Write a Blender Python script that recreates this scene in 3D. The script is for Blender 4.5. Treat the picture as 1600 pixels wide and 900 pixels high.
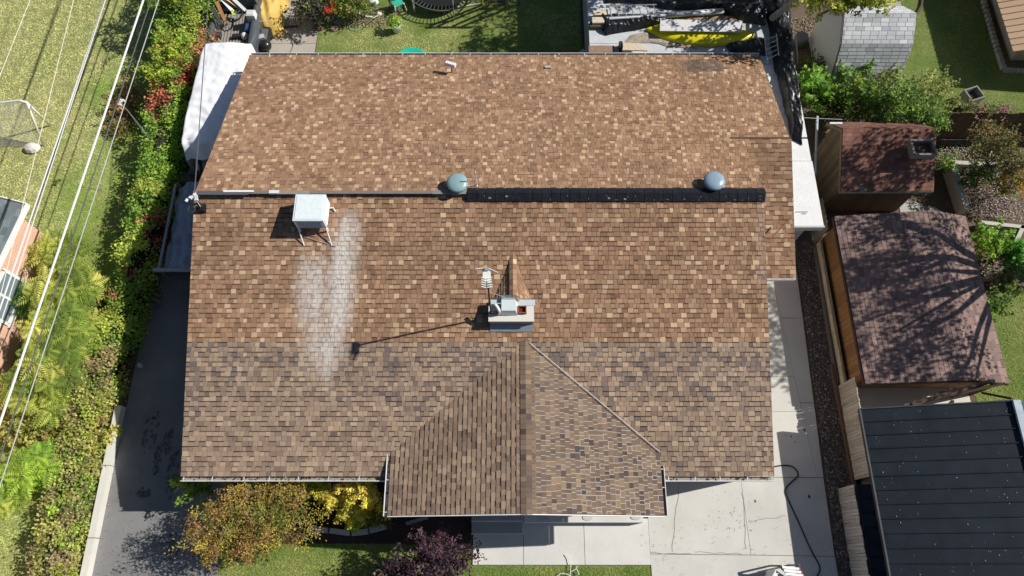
import bpy, math, random
import numpy as np
from mathutils import Matrix, Vector

for o in list(bpy.data.objects):
    bpy.data.objects.remove(o, do_unlink=True)
SC = bpy.context.scene
COL = SC.collection
rnd = random.Random(7)
rng = np.random.default_rng(11)
R = math.radians

# ------------------------------------------------------------------ camera, sky, sun, exposure
FPX, PITCH, HC = 1111.0, R(68.4), 23.6          # drone hovering 23.6 m up, looking 68 degrees down
cam = bpy.data.cameras.new('camera')
cam.sensor_width = 36.0
cam.lens = 36.0 * FPX / 1600.0
cam.clip_start = 0.5
cam.clip_end = 3000
camo = bpy.data.objects.new('camera', cam)
COL.objects.link(camo)
camo.location = (0, 0, HC)
camo.rotation_euler = (R(90) - PITCH, 0, 0)
SC.camera = camo

SUNV = Vector((1.11, 0.233, 1.0)).normalized()
world = bpy.data.worlds.new('World')
SC.world = world
world.use_nodes = True
wn = world.node_tree.nodes
wl = world.node_tree.links
wn.clear()
sky = wn.new('ShaderNodeTexSky')
sky.sky_type = 'NISHITA'
sky.sun_disc = False
sky.ozone_density = 4.0
sky.sun_elevation = math.asin(SUNV.z)
sky.sun_rotation = math.atan2(SUNV.x, SUNV.y)
bgn = wn.new('ShaderNodeBackground')
bgn.inputs['Strength'].default_value = 0.056
won = wn.new('ShaderNodeOutputWorld')
wl.new(sky.outputs[0], bgn.inputs['Color'])
wl.new(bgn.outputs[0], won.inputs['Surface'])

sl = bpy.data.lights.new('sun', 'SUN')
sl.energy = 5.0
sl.angle = R(0.5)
sl.color = (1.0, 0.965, 0.905)
so = bpy.data.objects.new('sun', sl)
COL.objects.link(so)
so.location = (20, 5, 40)
so.rotation_euler = (-SUNV).to_track_quat('-Z', 'Y').to_euler()

SC.view_settings.view_transform = 'Standard'
SC.view_settings.look = 'None'
SC.view_settings.exposure = 0.08
SC.view_settings.gamma = 1.0
SC.view_settings.use_curve_mapping = False
SC.cycles.max_bounces = 6
SC.cycles.diffuse_bounces = 3

# ------------------------------------------------------------------ helpers
def P(u, v, z=0.0):
    """point of the place at height z that a surveyor's sight line through photo pixel (u, v) meets"""
    x = (u - 800) / FPX
    y = -(v - 450) / FPX
    c, s = math.cos(PITCH), math.sin(PITCH)
    t = (z - HC) / (-s + y * c)
    return Vector((x * t, (c + y * s) * t, z))

def vnoise(x, y, seed=0):
    x = np.asarray(x, float); y = np.asarray(y, float)
    xi = np.floor(x).astype(np.int64); yi = np.floor(y).astype(np.int64)
    fx = x - xi; fy = y - yi
    fx = fx * fx * (3 - 2 * fx); fy = fy * fy * (3 - 2 * fy)
    def h(a, b):
        n = (a * 374761393 + b * 668265263 + seed * 974711) & 0x7fffffff
        n = ((n ^ (n >> 13)) * 1274126177) & 0x7fffffff
        return ((n ^ (n >> 16)) & 0xffff) / 65535.0
    return (h(xi, yi) * (1 - fx) + h(xi + 1, yi) * fx) * (1 - fy) + (h(xi, yi + 1) * (1 - fx) + h(xi + 1, yi + 1) * fx) * fy

def fbm(x, y, seed=0):
    return (vnoise(x, y, seed) * .55 + vnoise(np.asarray(x) * 2.1, np.asarray(y) * 2.1, seed + 1) * .3 + vnoise(np.asarray(x) * 4.3, np.asarray(y) * 4.3, seed + 2) * .15)

MATS = {}
def mat(name, rgb=(.5, .5, .5), rough=.85, noise=None, bump=None, metal=0.0, attr=False, leaf=0.0, spec=.3, alpha=None, tint=None, stain=False, noise2=None, gain=None):
    if name in MATS:
        return MATS[name]
    m = bpy.data.materials.new(name)
    m.use_nodes = True
    nt = m.node_tree; n = nt.nodes; l = nt.links
    n.clear()
    out = n.new('ShaderNodeOutputMaterial')
    b = n.new('ShaderNodeBsdfPrincipled')
    b.inputs['Roughness'].default_value = rough
    b.inputs['Metallic'].default_value = metal
    b.inputs['Specular IOR Level'].default_value = spec
    geo = n.new('ShaderNodeNewGeometry')
    if attr:
        a = n.new('ShaderNodeAttribute'); a.attribute_name = 'Col'
        c = a.outputs['Color']
    else:
        a = n.new('ShaderNodeRGB'); a.outputs[0].default_value = (*rgb, 1)
        c = a.outputs[0]
    if gain:
        mx = n.new('ShaderNodeVectorMath'); mx.operation = 'SCALE'; mx.inputs['Scale'].default_value = gain
        l.new(c, mx.inputs[0]); c = mx.outputs[0]
    for k, nz in enumerate((noise, noise2)):
        if not nz:
            continue
        t = n.new('ShaderNodeTexNoise'); t.inputs['Scale'].default_value = nz[0]; t.inputs['Detail'].default_value = 6
        t.inputs['Roughness'].default_value = .6
        l.new(geo.outputs['Position'], t.inputs['Vector'])
        r = n.new('ShaderNodeMapRange')
        r.inputs['From Min'].default_value = .28; r.inputs['From Max'].default_value = .72
        r.inputs['To Min'].default_value = 1 - nz[1]; r.inputs['To Max'].default_value = 1 + nz[1]
        l.new(t.outputs['Fac'], r.inputs['Value'])
        if k == 0 and tint:
            mx = n.new('ShaderNodeMix'); mx.data_type = 'RGBA'
            r.inputs['To Min'].default_value = 0; r.inputs['To Max'].default_value = 1
            l.new(r.outputs[0], mx.inputs['Factor']); l.new(c, mx.inputs['A']); mx.inputs['B'].default_value = (*tint, 1)
            c = mx.outputs['Result']
        else:
            mx = n.new('ShaderNodeVectorMath'); mx.operation = 'SCALE'
            l.new(c, mx.inputs[0]); l.new(r.outputs[0], mx.inputs['Scale'])
            c = mx.outputs[0]
    if stain:
        a2 = n.new('ShaderNodeAttribute'); a2.attribute_name = 'stain'
        t = n.new('ShaderNodeTexNoise'); t.inputs['Scale'].default_value = 9; t.inputs['Detail'].default_value = 5
        l.new(geo.outputs['Position'], t.inputs['Vector'])
        mu = n.new('ShaderNodeMath'); mu.operation = 'MULTIPLY'
        r = n.new('ShaderNodeMapRange'); r.inputs['From Min'].default_value = .25; r.inputs['From Max'].default_value = .6
        r.inputs['To Min'].default_value = .35; r.inputs['To Max'].default_value = 1.1
        l.new(t.outputs['Fac'], r.inputs['Value'])
        l.new(a2.outputs['Fac'], mu.inputs[0]); l.new(r.outputs[0], mu.inputs[1])
        mx = n.new('ShaderNodeMix'); mx.data_type = 'RGBA'; mx.clamp_factor = True
        l.new(mu.outputs[0], mx.inputs['Factor']); l.new(c, mx.inputs['A']); mx.inputs['B'].default_value = (.62, .58, .53, 1)
        c = mx.outputs['Result']
    l.new(c, b.inputs['Base Color'])
    if bump:
        t = n.new('ShaderNodeTexNoise'); t.inputs['Scale'].default_value = bump[0]; t.inputs['Detail'].default_value = 5
        l.new(geo.outputs['Position'], t.inputs['Vector'])
        bp = n.new('ShaderNodeBump'); bp.inputs['Strength'].default_value = bump[1]; bp.inputs['Distance'].default_value = bump[2] if len(bump) > 2 else .03
        l.new(t.outputs['Fac'], bp.inputs['Height']); l.new(bp.outputs[0], b.inputs['Normal'])
    sh = b.outputs[0]
    if leaf:
        tr = n.new('ShaderNodeBsdfTranslucent'); l.new(c, tr.inputs['Color'])
        ms = n.new('ShaderNodeMixShader'); ms.inputs[0].default_value = leaf
        l.new(sh, ms.inputs[1]); l.new(tr.outputs[0], ms.inputs[2]); sh = ms.outputs[0]
    l.new(sh, out.inputs['Surface'])
    MATS[name] = m
    return m

class MB:
    """collects faces (with one colour each) and links them as ONE mesh object"""
    def __init__(s):
        s.V = []; s.F = []; s.C = []; s.S = []; s.n = 0; s.has_stain = False
    def add(s, v, f, c=(.5, .5, .5), st=None):
        v = np.asarray(v, float).reshape(-1, 3)
        if isinstance(f, np.ndarray):
            groups = [f]
        else:
            d = {}
            for x in f:
                d.setdefault(len(x), []).append(x)
            groups = [np.array(x) for x in d.values()]
        for g in groups:
            s.F.append(g + s.n)
            cc = np.asarray(c, float)
            s.C.append(np.tile(cc, (len(g), 1)) if cc.ndim == 1 else cc)
        s.V.append(v)
        s.S.append(np.zeros(len(v)) if st is None else np.asarray(st, float))
        if st is not None:
            s.has_stain = True
        s.n += len(v)
        return s
    def box(s, c, d, rz=0.0, rx=0.0, ry=0.0, col=(.5, .5, .5), taper=1.0):
        h = np.array(d) / 2
        v = np.array([[x, y, z] for z in (-1, 1) for y in (-1, 1) for x in (-1, 1)], float)
        v[4:, :2] *= taper
        v *= h
        M = np.array((Matrix.Rotation(rz, 3, 'Z') @ Matrix.Rotation(ry, 3, 'Y') @ Matrix.Rotation(rx, 3, 'X')))
        v = v @ M.T + np.array(c)
        return s.add(v, [(0, 2, 3, 1), (4, 5, 7, 6), (0, 1, 5, 4), (2, 6, 7, 3), (0, 4, 6, 2), (1, 3, 7, 5)], col)
    def bx(s, x0, x1, y0, y1, z0, z1, col=(.5, .5, .5)):
        return s.box(((x0 + x1) / 2, (y0 + y1) / 2, (z0 + z1) / 2), (x1 - x0, y1 - y0, z1 - z0), col=col)
    def poly(s, pts, thick=0.0, col=(.5, .5, .5), nrm=None):
        """polygon given counter-clockwise from its outer side, extruded back by thick"""
        p = np.array([tuple(q) for q in pts], float); k = len(p)
        if thick == 0:
            return s.add(p, [tuple(range(k))], col)
        if nrm is None:
            nn = np.zeros(3)
            for i in range(k):
                nn += np.cross(p[i], p[(i + 1) % k])
            nrm = nn / np.linalg.norm(nn)
        q = p - np.array(nrm) * thick
        f = [tuple(range(k)), tuple(range(2 * k - 1, k - 1, -1))]
        f += [(i, i + k, (i + 1) % k + k, (i + 1) % k) for i in range(k)]
        return s.add(np.vstack([p, q]), f, col)
    def tube(s, pts, r, n=8, col=(.5, .5, .5), cap=True):
        p = np.array([tuple(q) for q in pts], float); k = len(p)
        rr = np.full(k, r) if np.isscalar(r) else np.array(r, float)
        V = []
        up = np.array([0, 0, 1.0])
        for i in range(k):
            d = p[min(i + 1, k - 1)] - p[max(i - 1, 0)]
            d /= np.linalg.norm(d) + 1e-12
            a = np.cross(d, up if abs(d[2]) < .95 else np.array([1.0, 0, 0])); a /= np.linalg.norm(a)
            b = np.cross(d, a)
            t = np.arange(n) * 2 * np.pi / n
            V.append(p[i] + rr[i] * (np.cos(t)[:, None] * a + np.sin(t)[:, None] * b))
        f = [(i * n + j, i * n + (j + 1) % n, (i + 1) * n + (j + 1) % n, (i + 1) * n + j) for i in range(k - 1) for j in range(n)]
        if cap:
            f += [tuple(range(n - 1, -1, -1)), tuple((k - 1) * n + j for j in range(n))]
        return s.add(np.vstack(V), f, col)
    def lathe(s, c, prof, n=24, col=(.5, .5, .5), rot=None, sx=1.0, sy=1.0):
        t = np.arange(n) * 2 * np.pi / n
        V = np.vstack([np.stack([r * np.cos(t) * sx, r * np.sin(t) * sy, np.full(n, z)], 1) for r, z in prof])
        if rot is not None:
            V = V @ np.array(rot).T
        V = V + np.array(c)
        k = len(prof)
        f = [(i * n + j, i * n + (j + 1) % n, (i + 1) * n + (j + 1) % n, (i + 1) * n + j) for i in range(k - 1) for j in range(n)]
        f += [tuple(range(n - 1, -1, -1)), tuple((k - 1) * n + j for j in range(n))]
        return s.add(V, f, col)
    def grid(s, fn, nu, nv, col=(.5, .5, .5)):
        u, v = np.meshgrid(np.linspace(0, 1, nu), np.linspace(0, 1, nv), indexing='ij')
        V = np.stack(fn(u.ravel(), v.ravel()), 1)
        f = np.array([(i * nv + j, (i + 1) * nv + j, (i + 1) * nv + j + 1, i * nv + j + 1) for i in range(nu - 1) for j in range(nv - 1)])
        return s.add(V, f, col)
    def leaves(s, c, size, cols, bias=.8, aspect=.6, fold=0.0):
        c = np.asarray(c, float); N = len(c)
        n = rng.normal(size=(N, 3)); n[:, 2] = np.abs(n[:, 2]) + bias
        n /= np.linalg.norm(n, axis=1)[:, None]
        t = rng.normal(size=(N, 3)); t -= n * (t * n).sum(1)[:, None]; t /= np.linalg.norm(t, axis=1)[:, None]
        b = np.cross(n, t)
        sz = size * rng.uniform(.65, 1.3, N)[:, None]
        V = np.stack([c - t * sz * .5, c + b * sz * aspect * .5 + t * sz * .05, c + t * sz * .5, c - b * sz * aspect * .5 + t * sz * .05], 1)
        return s.add(V.reshape(-1, 3), np.arange(N * 4).reshape(N, 4), cols)
    def build(s, name, m, parent=None, smooth=False, label=None, cat=None, group=None, kind=None):
        me = bpy.data.meshes.new(name)
        V = np.vstack(s.V)
        if parent is not None:
            r = parent
            while r.parent:
                r = r.parent
            V = V - np.array(r.location)
        loops = np.concatenate([g.ravel() for g in s.F]).astype(np.int32)
        cnt = np.concatenate([np.full(len(g), g.shape[1]) for g in s.F]).astype(np.int32)
        st = np.concatenate([[0], np.cumsum(cnt)[:-1]]).astype(np.int32)
        me.vertices.add(len(V)); me.vertices.foreach_set('co', V.ravel().astype(np.float32))
        me.loops.add(len(loops)); me.loops.foreach_set('vertex_index', loops)
        me.polygons.add(len(cnt)); me.polygons.foreach_set('loop_start', st)
        me.polygons.foreach_set('use_smooth', np.full(len(cnt), smooth))
        a = me.attributes.new('Col', 'FLOAT_COLOR', 'FACE')
        C = np.vstack(s.C); C = np.hstack([C[:, :3], np.ones((len(C), 1))]).astype(np.float32)
        if s.has_stain:
            b = me.attributes.new('stain', 'FLOAT', 'POINT')
            b.data.foreach_set('value', np.concatenate(s.S).astype(np.float32))
        me.update(calc_edges=True)
        me.attributes['Col'].data.foreach_set('color', C.ravel())
        me.materials.append(m)
        o = bpy.data.objects.new(name, me)
        COL.objects.link(o)
        if parent is not None:
            o.parent = parent
        return tag(o, label, cat, group, kind)

def tag(o, label=None, cat=None, group=None, kind=None):
    if label: o['label'] = label
    if cat: o['category'] = cat
    if group: o['group'] = group
    if kind: o['kind'] = kind
    return o

def thing(name, loc, label, cat, group=None):
    o = bpy.data.objects.new(name, None)
    o.empty_display_size = .2
    COL.objects.link(o)
    o.location = tuple(loc)
    return tag(o, label, cat, group)

def jit(c, a=.1):
    k = 1 + rnd.uniform(-a, a)
    return tuple(max(0, x * k) for x in c)

def pick(pal, N):
    """N colours from a palette of (rgb, weight) with some jitter"""
    w = np.array([p[1] for p in pal], float); w /= w.sum()
    i = rng.choice(len(pal), N, p=w)
    c = np.array([p[0] for p in pal])[i]
    return c * rng.uniform(.75, 1.25, (N, 1)) * rng.uniform(.94, 1.06, (N, 3))

# ------------------------------------------------------------------ materials
SHIN = mat('asphalt_shingle', attr=True, rough=.95, noise=(55, .18), noise2=(.55, .12), stain=True, spec=.15)
WHITE = mat('white_paint', (.78, .78, .77), .5, noise=(6, .07))
WOODB = mat('weathered_wood', attr=True, rough=.9, noise=(14, .22), spec=.2)
LEAF = mat('leaf', attr=True, rough=.55, leaf=.42, spec=.3, gain=1.8)
GRASS = mat('grass_blade', attr=True, rough=.7, leaf=.3, spec=.2, gain=1.85)
BARK = mat('bark', (.16, .12, .09), .95, noise=(12, .35), bump=(30, .5))
CONC = mat('concrete', attr=True, rough=.9, noise=(.9, .085), noise2=(38, .07), bump=(90, .12, .01), spec=.2)
PLASTIC = mat('black_plastic', (.016, .017, .020), .33, noise=(8, .3), bump=(3.5, .45, .08), spec=.5)
ALU = mat('aluminium', (.62, .63, .64), .38, metal=.75, noise=(9, .12))
PAINT = mat('painted', attr=True, rough=.6, noise=(10, .08))
GLOSS = mat('glossy_painted', attr=True, rough=.28, noise=(7, .06), spec=.5)
DARK = mat('black_rubber', (.018, .018, .019), .7)
CLOTHM = mat('tarp', attr=True, rough=.6, noise=(4, .06), bump=(9, .05, .03), spec=.3)
METALROOF = mat('dark_metal_panel', attr=True, rough=.55, noise=(2.2, .28), noise2=(45, .14), spec=.22)
STUCCO = mat('stucco', attr=True, rough=.95, noise=(25, .06), bump=(60, .4, .02))

# ------------------------------------------------------------------ ground and paving
def sheet(name, pts, z, m, col=(.3, .3, .3), kind='structure'):
    b = MB().poly([(p[0], p[1], z) for p in pts], 0, col)
    return b.build(name, m, kind=kind)

SOIL = mat('bare_soil', (.13, .095, .065), .98, noise=(1.3, .3), noise2=(22, .35), bump=(25, .6, .05))
LAWNM = mat('lawn_soil', (.30, .30, .12), .98, noise=(.35, .5), tint=(.16, .23, .05), noise2=(30, .4), bump=(45, .7, .04))
LAWNG = mat('lawn_soil_green', (.24, .26, .09), .98, noise=(.8, .5), tint=(.11, .17, .035), noise2=(30, .4), bump=(45, .7, .04))
ASPH = mat('asphalt', (.215, .21, .205), .95, noise=(.7, .22), noise2=(130, .35), bump=(160, .4, .01))
GRAVM = mat('gravel_bed', (.10, .088, .078), .98, noise=(60, .5), bump=(70, .8, .03))
MULCH = mat('mulch', (.06, .042, .034), .98, noise=(30, .5), bump=(35, .9, .04))

sheet('ground', [(-600, -600), (600, -600), (600, 900), (-600, 900)], -.012, SOIL)
sheet('lawn_neighbour', [(-60, -20), (-13.25, -20), (-13.25, 60), (-60, 60)], -.006, LAWNM)
sheet('lawn_backyard', [(-8.15, 16.2), (2.9, 16.2), (2.9, 40), (-7.7, 40)], -.006, LAWNG)
sheet('lawn_far_corner', [(15.6, 15.9), (40, 15.9), (40, 40), (15.6, 40)], -.006, LAWNG)
sheet('lawn_side_yard', [(15.6, 4.6), (40, 4.6), (40, 9.3), (15.6, 9.3)], -.006, LAWNG)
sheet('lawn_front', [(-9.2, -20), (4.31, -20), (4.31, .12), (-1.25, .12), (-1.25, .9), (-6.4, .9), (-9.2, .35)], -.006, LAWNG)
sheet('driveway_asphalt', [(-12.95, -20), (-9.25, -20), (-9.0, 2.6), (-9.0, 17), (-12.6, 17), (-12.9, 6)], .002, ASPH)
sheet('mulch_bed', [(-9.0, .75), (-1.3, .75), (-1.3, 3.2), (-9.0, 3.2)], .001, MULCH)
sheet('gravel_strip', [(10.02, -20), (11.0, -20), (11.5, 13), (10.3, 13)], -.002, GRAVM)

CA, CB = (.62, .605, .565), (.565, .552, .505)
def paving(name, slabs, h, base):
    root = bpy.data.objects.new(name, None)
    COL.objects.link(root); root['kind'] = 'structure'
    for q in slabs:
        pts = [Vector((x, y, h)) for x, y in q]
        c = sum(pts, Vector()) / len(pts)
        pts = [p + (c - p).normalized() * .009 for p in pts]
        MB().poly(pts, .12, jit(base, .04)).build('slab', CONC, root)
    return root

paving('driveway_concrete', [
    [(4.32, -20), (7.55, -20), (7.42, .42), (4.30, .45)], [(7.55, -20), (10.05, -20), (10.02, .38), (7.42, .42)],
    [(4.30, .45), (7.42, .42), (7.36, 3.4), (4.30, 3.4)], [(7.42, .42), (10.02, .38), (10.05, 2.75), (7.37, 2.78)],
    [(7.37, 2.78), (9.85, 2.76), (9.69, 4.9), (7.2, 4.9)], [(9.85, 2.76), (10.05, 2.75), (10.12, 5.2), (9.667, 5.2)],
    [(7.2, 4.9), (9.69, 4.9), (9.60, 6.1), (7.2, 6.1)], [(9.667, 5.2), (10.12, 5.2), (10.2, 8.2), (9.442, 8.2)],
    [(7.2, 6.1), (9.60, 6.1), (9.337, 9.6), (7.2, 9.6)], [(9.442, 8.2), (10.2, 8.2), (10.25, 10.2), (9.292, 10.2)]], .02, CB)
paving('walkway', [
    [(-1.22, .13), (.36, .13), (.36, 1.5), (-1.22, 1.5)], [(.36, .13), (2.26, .13), (2.26, 1.5), (.36, 1.5)],
    [(2.26, .13), (4.30, .13), (4.30, 1.5), (2.26, 1.5)]], .04, CA)
paving('backyard_pad', [[(-12.6, 17), (-8.2, 17), (-8.1, 20.2), (-12.6, 20.2)], [(-12.6, 20.2), (-8.1, 20.2), (-7.8, 30), (-12.6, 30)]], .012, (.42, .38, .32))
paving('shed_path', [[(14.4, 10.9), (15.55, 10.9), (15.5, 12.6), (14.5, 13.2)], [(15.5, 12.6), (15.9, 12.4), (15.9, 10.9), (15.55, 10.9)]], .012, (.42, .41, .38))
paving('side_patio', [[(11.2, 4.55), (15.4, 4.55), (15.4, 6.6), (11.2, 6.6)]], .012, (.60, .57, .50))

# driveway seams, cracks and drips are thin real marks
tr = MB()
def crack(pts, w=.006):
    for a, b in zip(pts[:-1], pts[1:]):
        a = Vector(a); b = Vector(b); d = (b - a); nrm = Vector((-d.y, d.x, 0)).normalized() * w
        tr.add([a - nrm, b - nrm, b + nrm, a + nrm], [(0, 1, 2, 3)], (.16, .15, .13))
for (u0, v0), (u1, v1), k in (((1060, 760), (1050, 862), 9), ((1170, 815), (1228, 806), 8), ((1160, 770), (1166, 860), 8), ((1085, 862), (1160, 866), 7), ((995, 864), (1080, 865), 9)):
    a, b = P(u0, v0, .0245), P(u1, v1, .0245)
    pts = []
    for i in range(k + 1):
        q = a.lerp(b, i / k)
        pts.append((q.x + rnd.uniform(-.03, .03), q.y + rnd.uniform(-.03, .03), .0245))
    crack(pts, .007)
for i in range(60):
    q = P(rnd.uniform(1100, 1190), rnd.uniform(760, 830), .0245)
    r = rnd.uniform(.006, .022)
    tr.add([(q.x - r, q.y, q.z), (q.x, q.y - r, q.z), (q.x + r, q.y, q.z), (q.x, q.y + r, q.z)], [(0, 1, 2, 3)], (.16, .15, .13))
for (u, v, r) in ((1264, 776, .05), (1180, 783, .035), (1257, 672, .04), (1227, 680, .02), (1236, 682, .03), (1242, 691, .02)):
    q = P(u, v, .0245)
    tr.add([(q.x + r * math.cos(t) * rnd.uniform(.7, 1.1), q.y + 1.3 * r * math.sin(t), q.z) for t in np.arange(9) * .698], [tuple(range(9))], (.08, .08, .075))
tr.build('driveway_cracks', PAINT, kind='stuff')

tr = MB()
for (u, v, rx, ry) in ((262, 852, .42, .3), (236, 675, .2, .5), (262, 690, .12, .3), (270, 740, .16, .5), (245, 720, .1, .3), (222, 770, .2, .1)):
    q = P(u, v, .006)
    for j in range(40):
        aa, rr_ = rnd.uniform(0, 6.28), math.sqrt(rnd.random()) * 1.2
        dx, dy = rx * rr_ * math.cos(aa), 1.3 * ry * rr_ * math.sin(aa)
        z = .006 + .0001 * j; r_ = rnd.uniform(.015, .075)
        tr.add([(q.x + dx + r_ * math.cos(t) * rnd.uniform(.4, 1.2), q.y + dy + r_ * 1.3 * math.sin(t) * rnd.uniform(.4, 1.2), z) for t in np.arange(9) * .698], [tuple(range(9))], jit((.10, .098, .095), .25))
tr.build('asphalt_patches', PAINT, kind='stuff')

# gravel stones
N = 9000
gx = rng.uniform(0, 1, N); gy = rng.uniform(-.8, 11.2, N)
x0 = 10.06 + .028 * gy
cx = x0 + gx * (.9 + .01 * gy)
sz = rng.uniform(.012, .04, N)
oc = np.array([[1, 0, 0], [0, 1, 0], [-1, 0, 0], [0, -1, 0], [0, 0, .7], [0, 0, -.7]], float)
V = oc[None] * sz[:, None, None] * rng.uniform(.6, 1.3, (N, 6, 1)) + np.stack([cx, gy, sz * .3], 1)[:, None]
of = np.array([(0, 1, 4), (1, 2, 4), (2, 3, 4), (3, 0, 4)])
F = (np.arange(N)[:, None, None] * 6 + of[None]).reshape(-1, 3)
C = np.repeat(pick([((.19, .165, .15), 3), ((.11, .095, .09), 4), ((.38, .35, .32), 1.2), ((.16, .12, .10), 2)], N), 4, 0)
gb = MB(); gb.add(V.reshape(-1, 3), F, C)
gb.build('gravel', mat('gravel_stone', attr=True, rough=.95), kind='stuff')

# ------------------------------------------------------------------ the main house
H = thing('house', (0, 6, 0), 'long low house with brown shingle roof filling the middle of the view', 'house')
EZ, EY, RZ, RY = 2.7, 2.48, 4.9, 10.42
XL, XR = -9.48, 7.51
SL = (RZ - EZ) / (RY - EY)
def fz(y):
    return EZ + (y - EY) * SL

w = MB()
wallc = (.52, .42, .33)
w.bx(-9.15, 7.30, 2.66, 16.6, 0, 2.55, wallc)
w.bx(-3.0, 3.8, 1.95, 3.05, 0, 2.5, wallc)
w.bx(7.29, 8.5, 9.0, 16.55, 0, 2.9, wallc)
w.add([(-9.15, 2.66, 2.5), (-9.15, 10.4, 4.6), (-9.15, 16.6, 2.9), (-9.15, 16.6, 2.5)], [(0, 1, 2, 3)], (.6, .55, .48))
w.add([(7.30, 2.66, 2.5), (7.30, 10.4, 4.6), (7.30, 16.6, 2.9), (7.30, 16.6, 2.5)], [(3, 2, 1, 0)], (.62, .60, .55))
w.build('wall', STUCCO, H)

def plane_pts(o, u, s, L, S):
    o, u, s = Vector(o), Vector(u), Vector(s)
    return [o, o + u * L, o + u * L + s * S, o + s * S]

ROOFDECK = mat('roof_deck', (.10, .075, .06), .95)
def frame(o, u, s):
    o, u, s = Vector(o), Vector(u).normalized(), Vector(s).normalized()
    n = u.cross(s); n.normalize()
    if n.z < 0: n = -n
    return o, u, s, n

def shingle_plane(o, u, s, L, S, expo, wr, colfn, mb, band=0.0, gap=.002, t=(.009, .019), singles=None, tabmode=True, side=.0, clip=None):
    """o: top corner of the slope, u along the courses, s down the slope; returns pieces that stay single"""
    o, u, s, n = frame(o, u, s)
    out = []
    nc = int(round(S / expo)); ex = S / nc
    on, un, sn, nn = (np.array(x) for x in (o, u, s, n))
    for i in range(nc):
        s0, s1 = i * ex, (i + 1) * ex
        a = -rnd.uniform(0, wr[1])
        k = 0
        while a < L:
            wd = rnd.uniform(*wr)
            a0, a1 = max(a, 0.0), min(a + wd, L)
            a += wd; k += 1
            if a1 - a0 < .02:
                continue
            am = (a0 + a1) / 2
            raised = (k % 2 == 0) if tabmode else False
            th = t[1] if raised else t[0] + rnd.uniform(0, .003)
            if clip and not clip(am, (s0 + s1) / 2):
                continue
            pos = on + un * am + sn * (s0 + s1) / 2
            c, stf = colfn(pos, raised)
            e0, e1 = a0 + gap / 2, a1 - gap / 2
            piece = (pos, e0, e1, s0 - .01, s1 - side, th, c, stf)
            if singles and singles(pos, am, s1):
                out.append(piece)
                continue
            lo = .004
            v = [on + un * e0 + sn * (s0 - .01) + nn * lo, on + un * e1 + sn * (s0 - .01) + nn * lo,
                 on + un * e1 + sn * (s1 - side) + nn * th, on + un * e0 + sn * (s1 - side) + nn * th,
                 on + un * e0 + sn * (s1 - side) - nn * .004, on + un * e1 + sn * (s1 - side) - nn * .004,
                 on + un * e1 + sn * (s0 - .01) - nn * .004, on + un * e0 + sn * (s0 - .01) - nn * .004]
            stv = [stf(q) if stf else 0 for q in v]
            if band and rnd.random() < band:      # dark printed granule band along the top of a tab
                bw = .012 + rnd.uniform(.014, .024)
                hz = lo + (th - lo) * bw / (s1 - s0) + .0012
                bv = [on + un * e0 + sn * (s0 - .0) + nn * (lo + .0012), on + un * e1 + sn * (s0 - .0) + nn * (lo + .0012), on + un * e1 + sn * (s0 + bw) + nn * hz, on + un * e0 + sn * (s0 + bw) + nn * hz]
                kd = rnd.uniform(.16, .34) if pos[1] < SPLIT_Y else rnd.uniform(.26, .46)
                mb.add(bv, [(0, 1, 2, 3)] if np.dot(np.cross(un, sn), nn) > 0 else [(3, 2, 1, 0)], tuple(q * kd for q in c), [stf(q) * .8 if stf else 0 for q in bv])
            mb.add(v, [(0, 1, 2, 3), (3, 2, 5, 4), (0, 3, 4, 7), (1, 6, 5, 2)] if np.dot(np.cross(un, sn), nn) > 0 else [(3, 2, 1, 0), (4, 5, 2, 3), (7, 4, 3, 0), (2, 5, 6, 1)], c, stv)
    return (o, u, s, n), out

TABMESH = {}
def single_shingles(fr, pieces, parent, name='shingle', nmax=300):
    """each piece an object of its own; alike pieces share a mesh"""
    o, u, s, n = fr
    r = parent
    while r.parent: r = r.parent
    rl = Vector(r.location)
    for (pos, e0, e1, s0, s1, th, c, stf) in pieces[:nmax]:
        key = tuple(round(x, 5) for x in c)
        if key not in TABMESH:
            cc = key
            b = MB()
            b.add([(0, 0, .18), (1, 0, .18), (1, 1, 1), (0, 1, 1), (0, 1, -.3), (1, 1, -.3), (1, 0, -.3), (0, 0, -.3)],
                  [(0, 1, 2, 3), (3, 2, 5, 4), (0, 3, 4, 7), (1, 6, 5, 2), (0, 7, 6, 1)], cc)
            ob = b.build('shingle', SHIN)
            TABMESH[key] = ob.data
            bpy.data.objects.remove(ob)
        ob = bpy.data.objects.new(name, TABMESH[key])
        COL.objects.link(ob)
        ob.parent = parent
        org = o + u * e0 + s * s0 - rl
        uu, ss, nn = u * (e1 - e0), s * (s1 - s0), n * th
        ob.matrix_local = Matrix(((uu.x, ss.x, nn.x, org.x), (uu.y, ss.y, nn.y, org.y), (uu.z, ss.z, nn.z, org.z), (0, 0, 0, 1)))

NEW = [((0.306, 0.184, 0.112), 3.4), ((0.262, 0.154, 0.094), 2.4), ((0.345, 0.212, 0.130), 2.4), ((0.485, 0.338, 0.210), 1.5), ((0.222, 0.130, 0.083), .5)]
TAN = NEW[3][0]
LASTTAN = {}
OLD = [((0.327, 0.235, 0.166), 4), ((0.281, 0.200, 0.144), 3), ((0.382, 0.276, 0.191), 2.4), ((0.235, 0.166, 0.126), 1.4)]
def choose(pal):
    x = rnd.random() * sum(p[1] for p in pal)
    for c, wgt in pal:
        x -= wgt
        if x <= 0:
            break
    k = rnd.choice((.86, .93, 1.0, 1.07, 1.14))
    return tuple(q * k for q in c)

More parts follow.
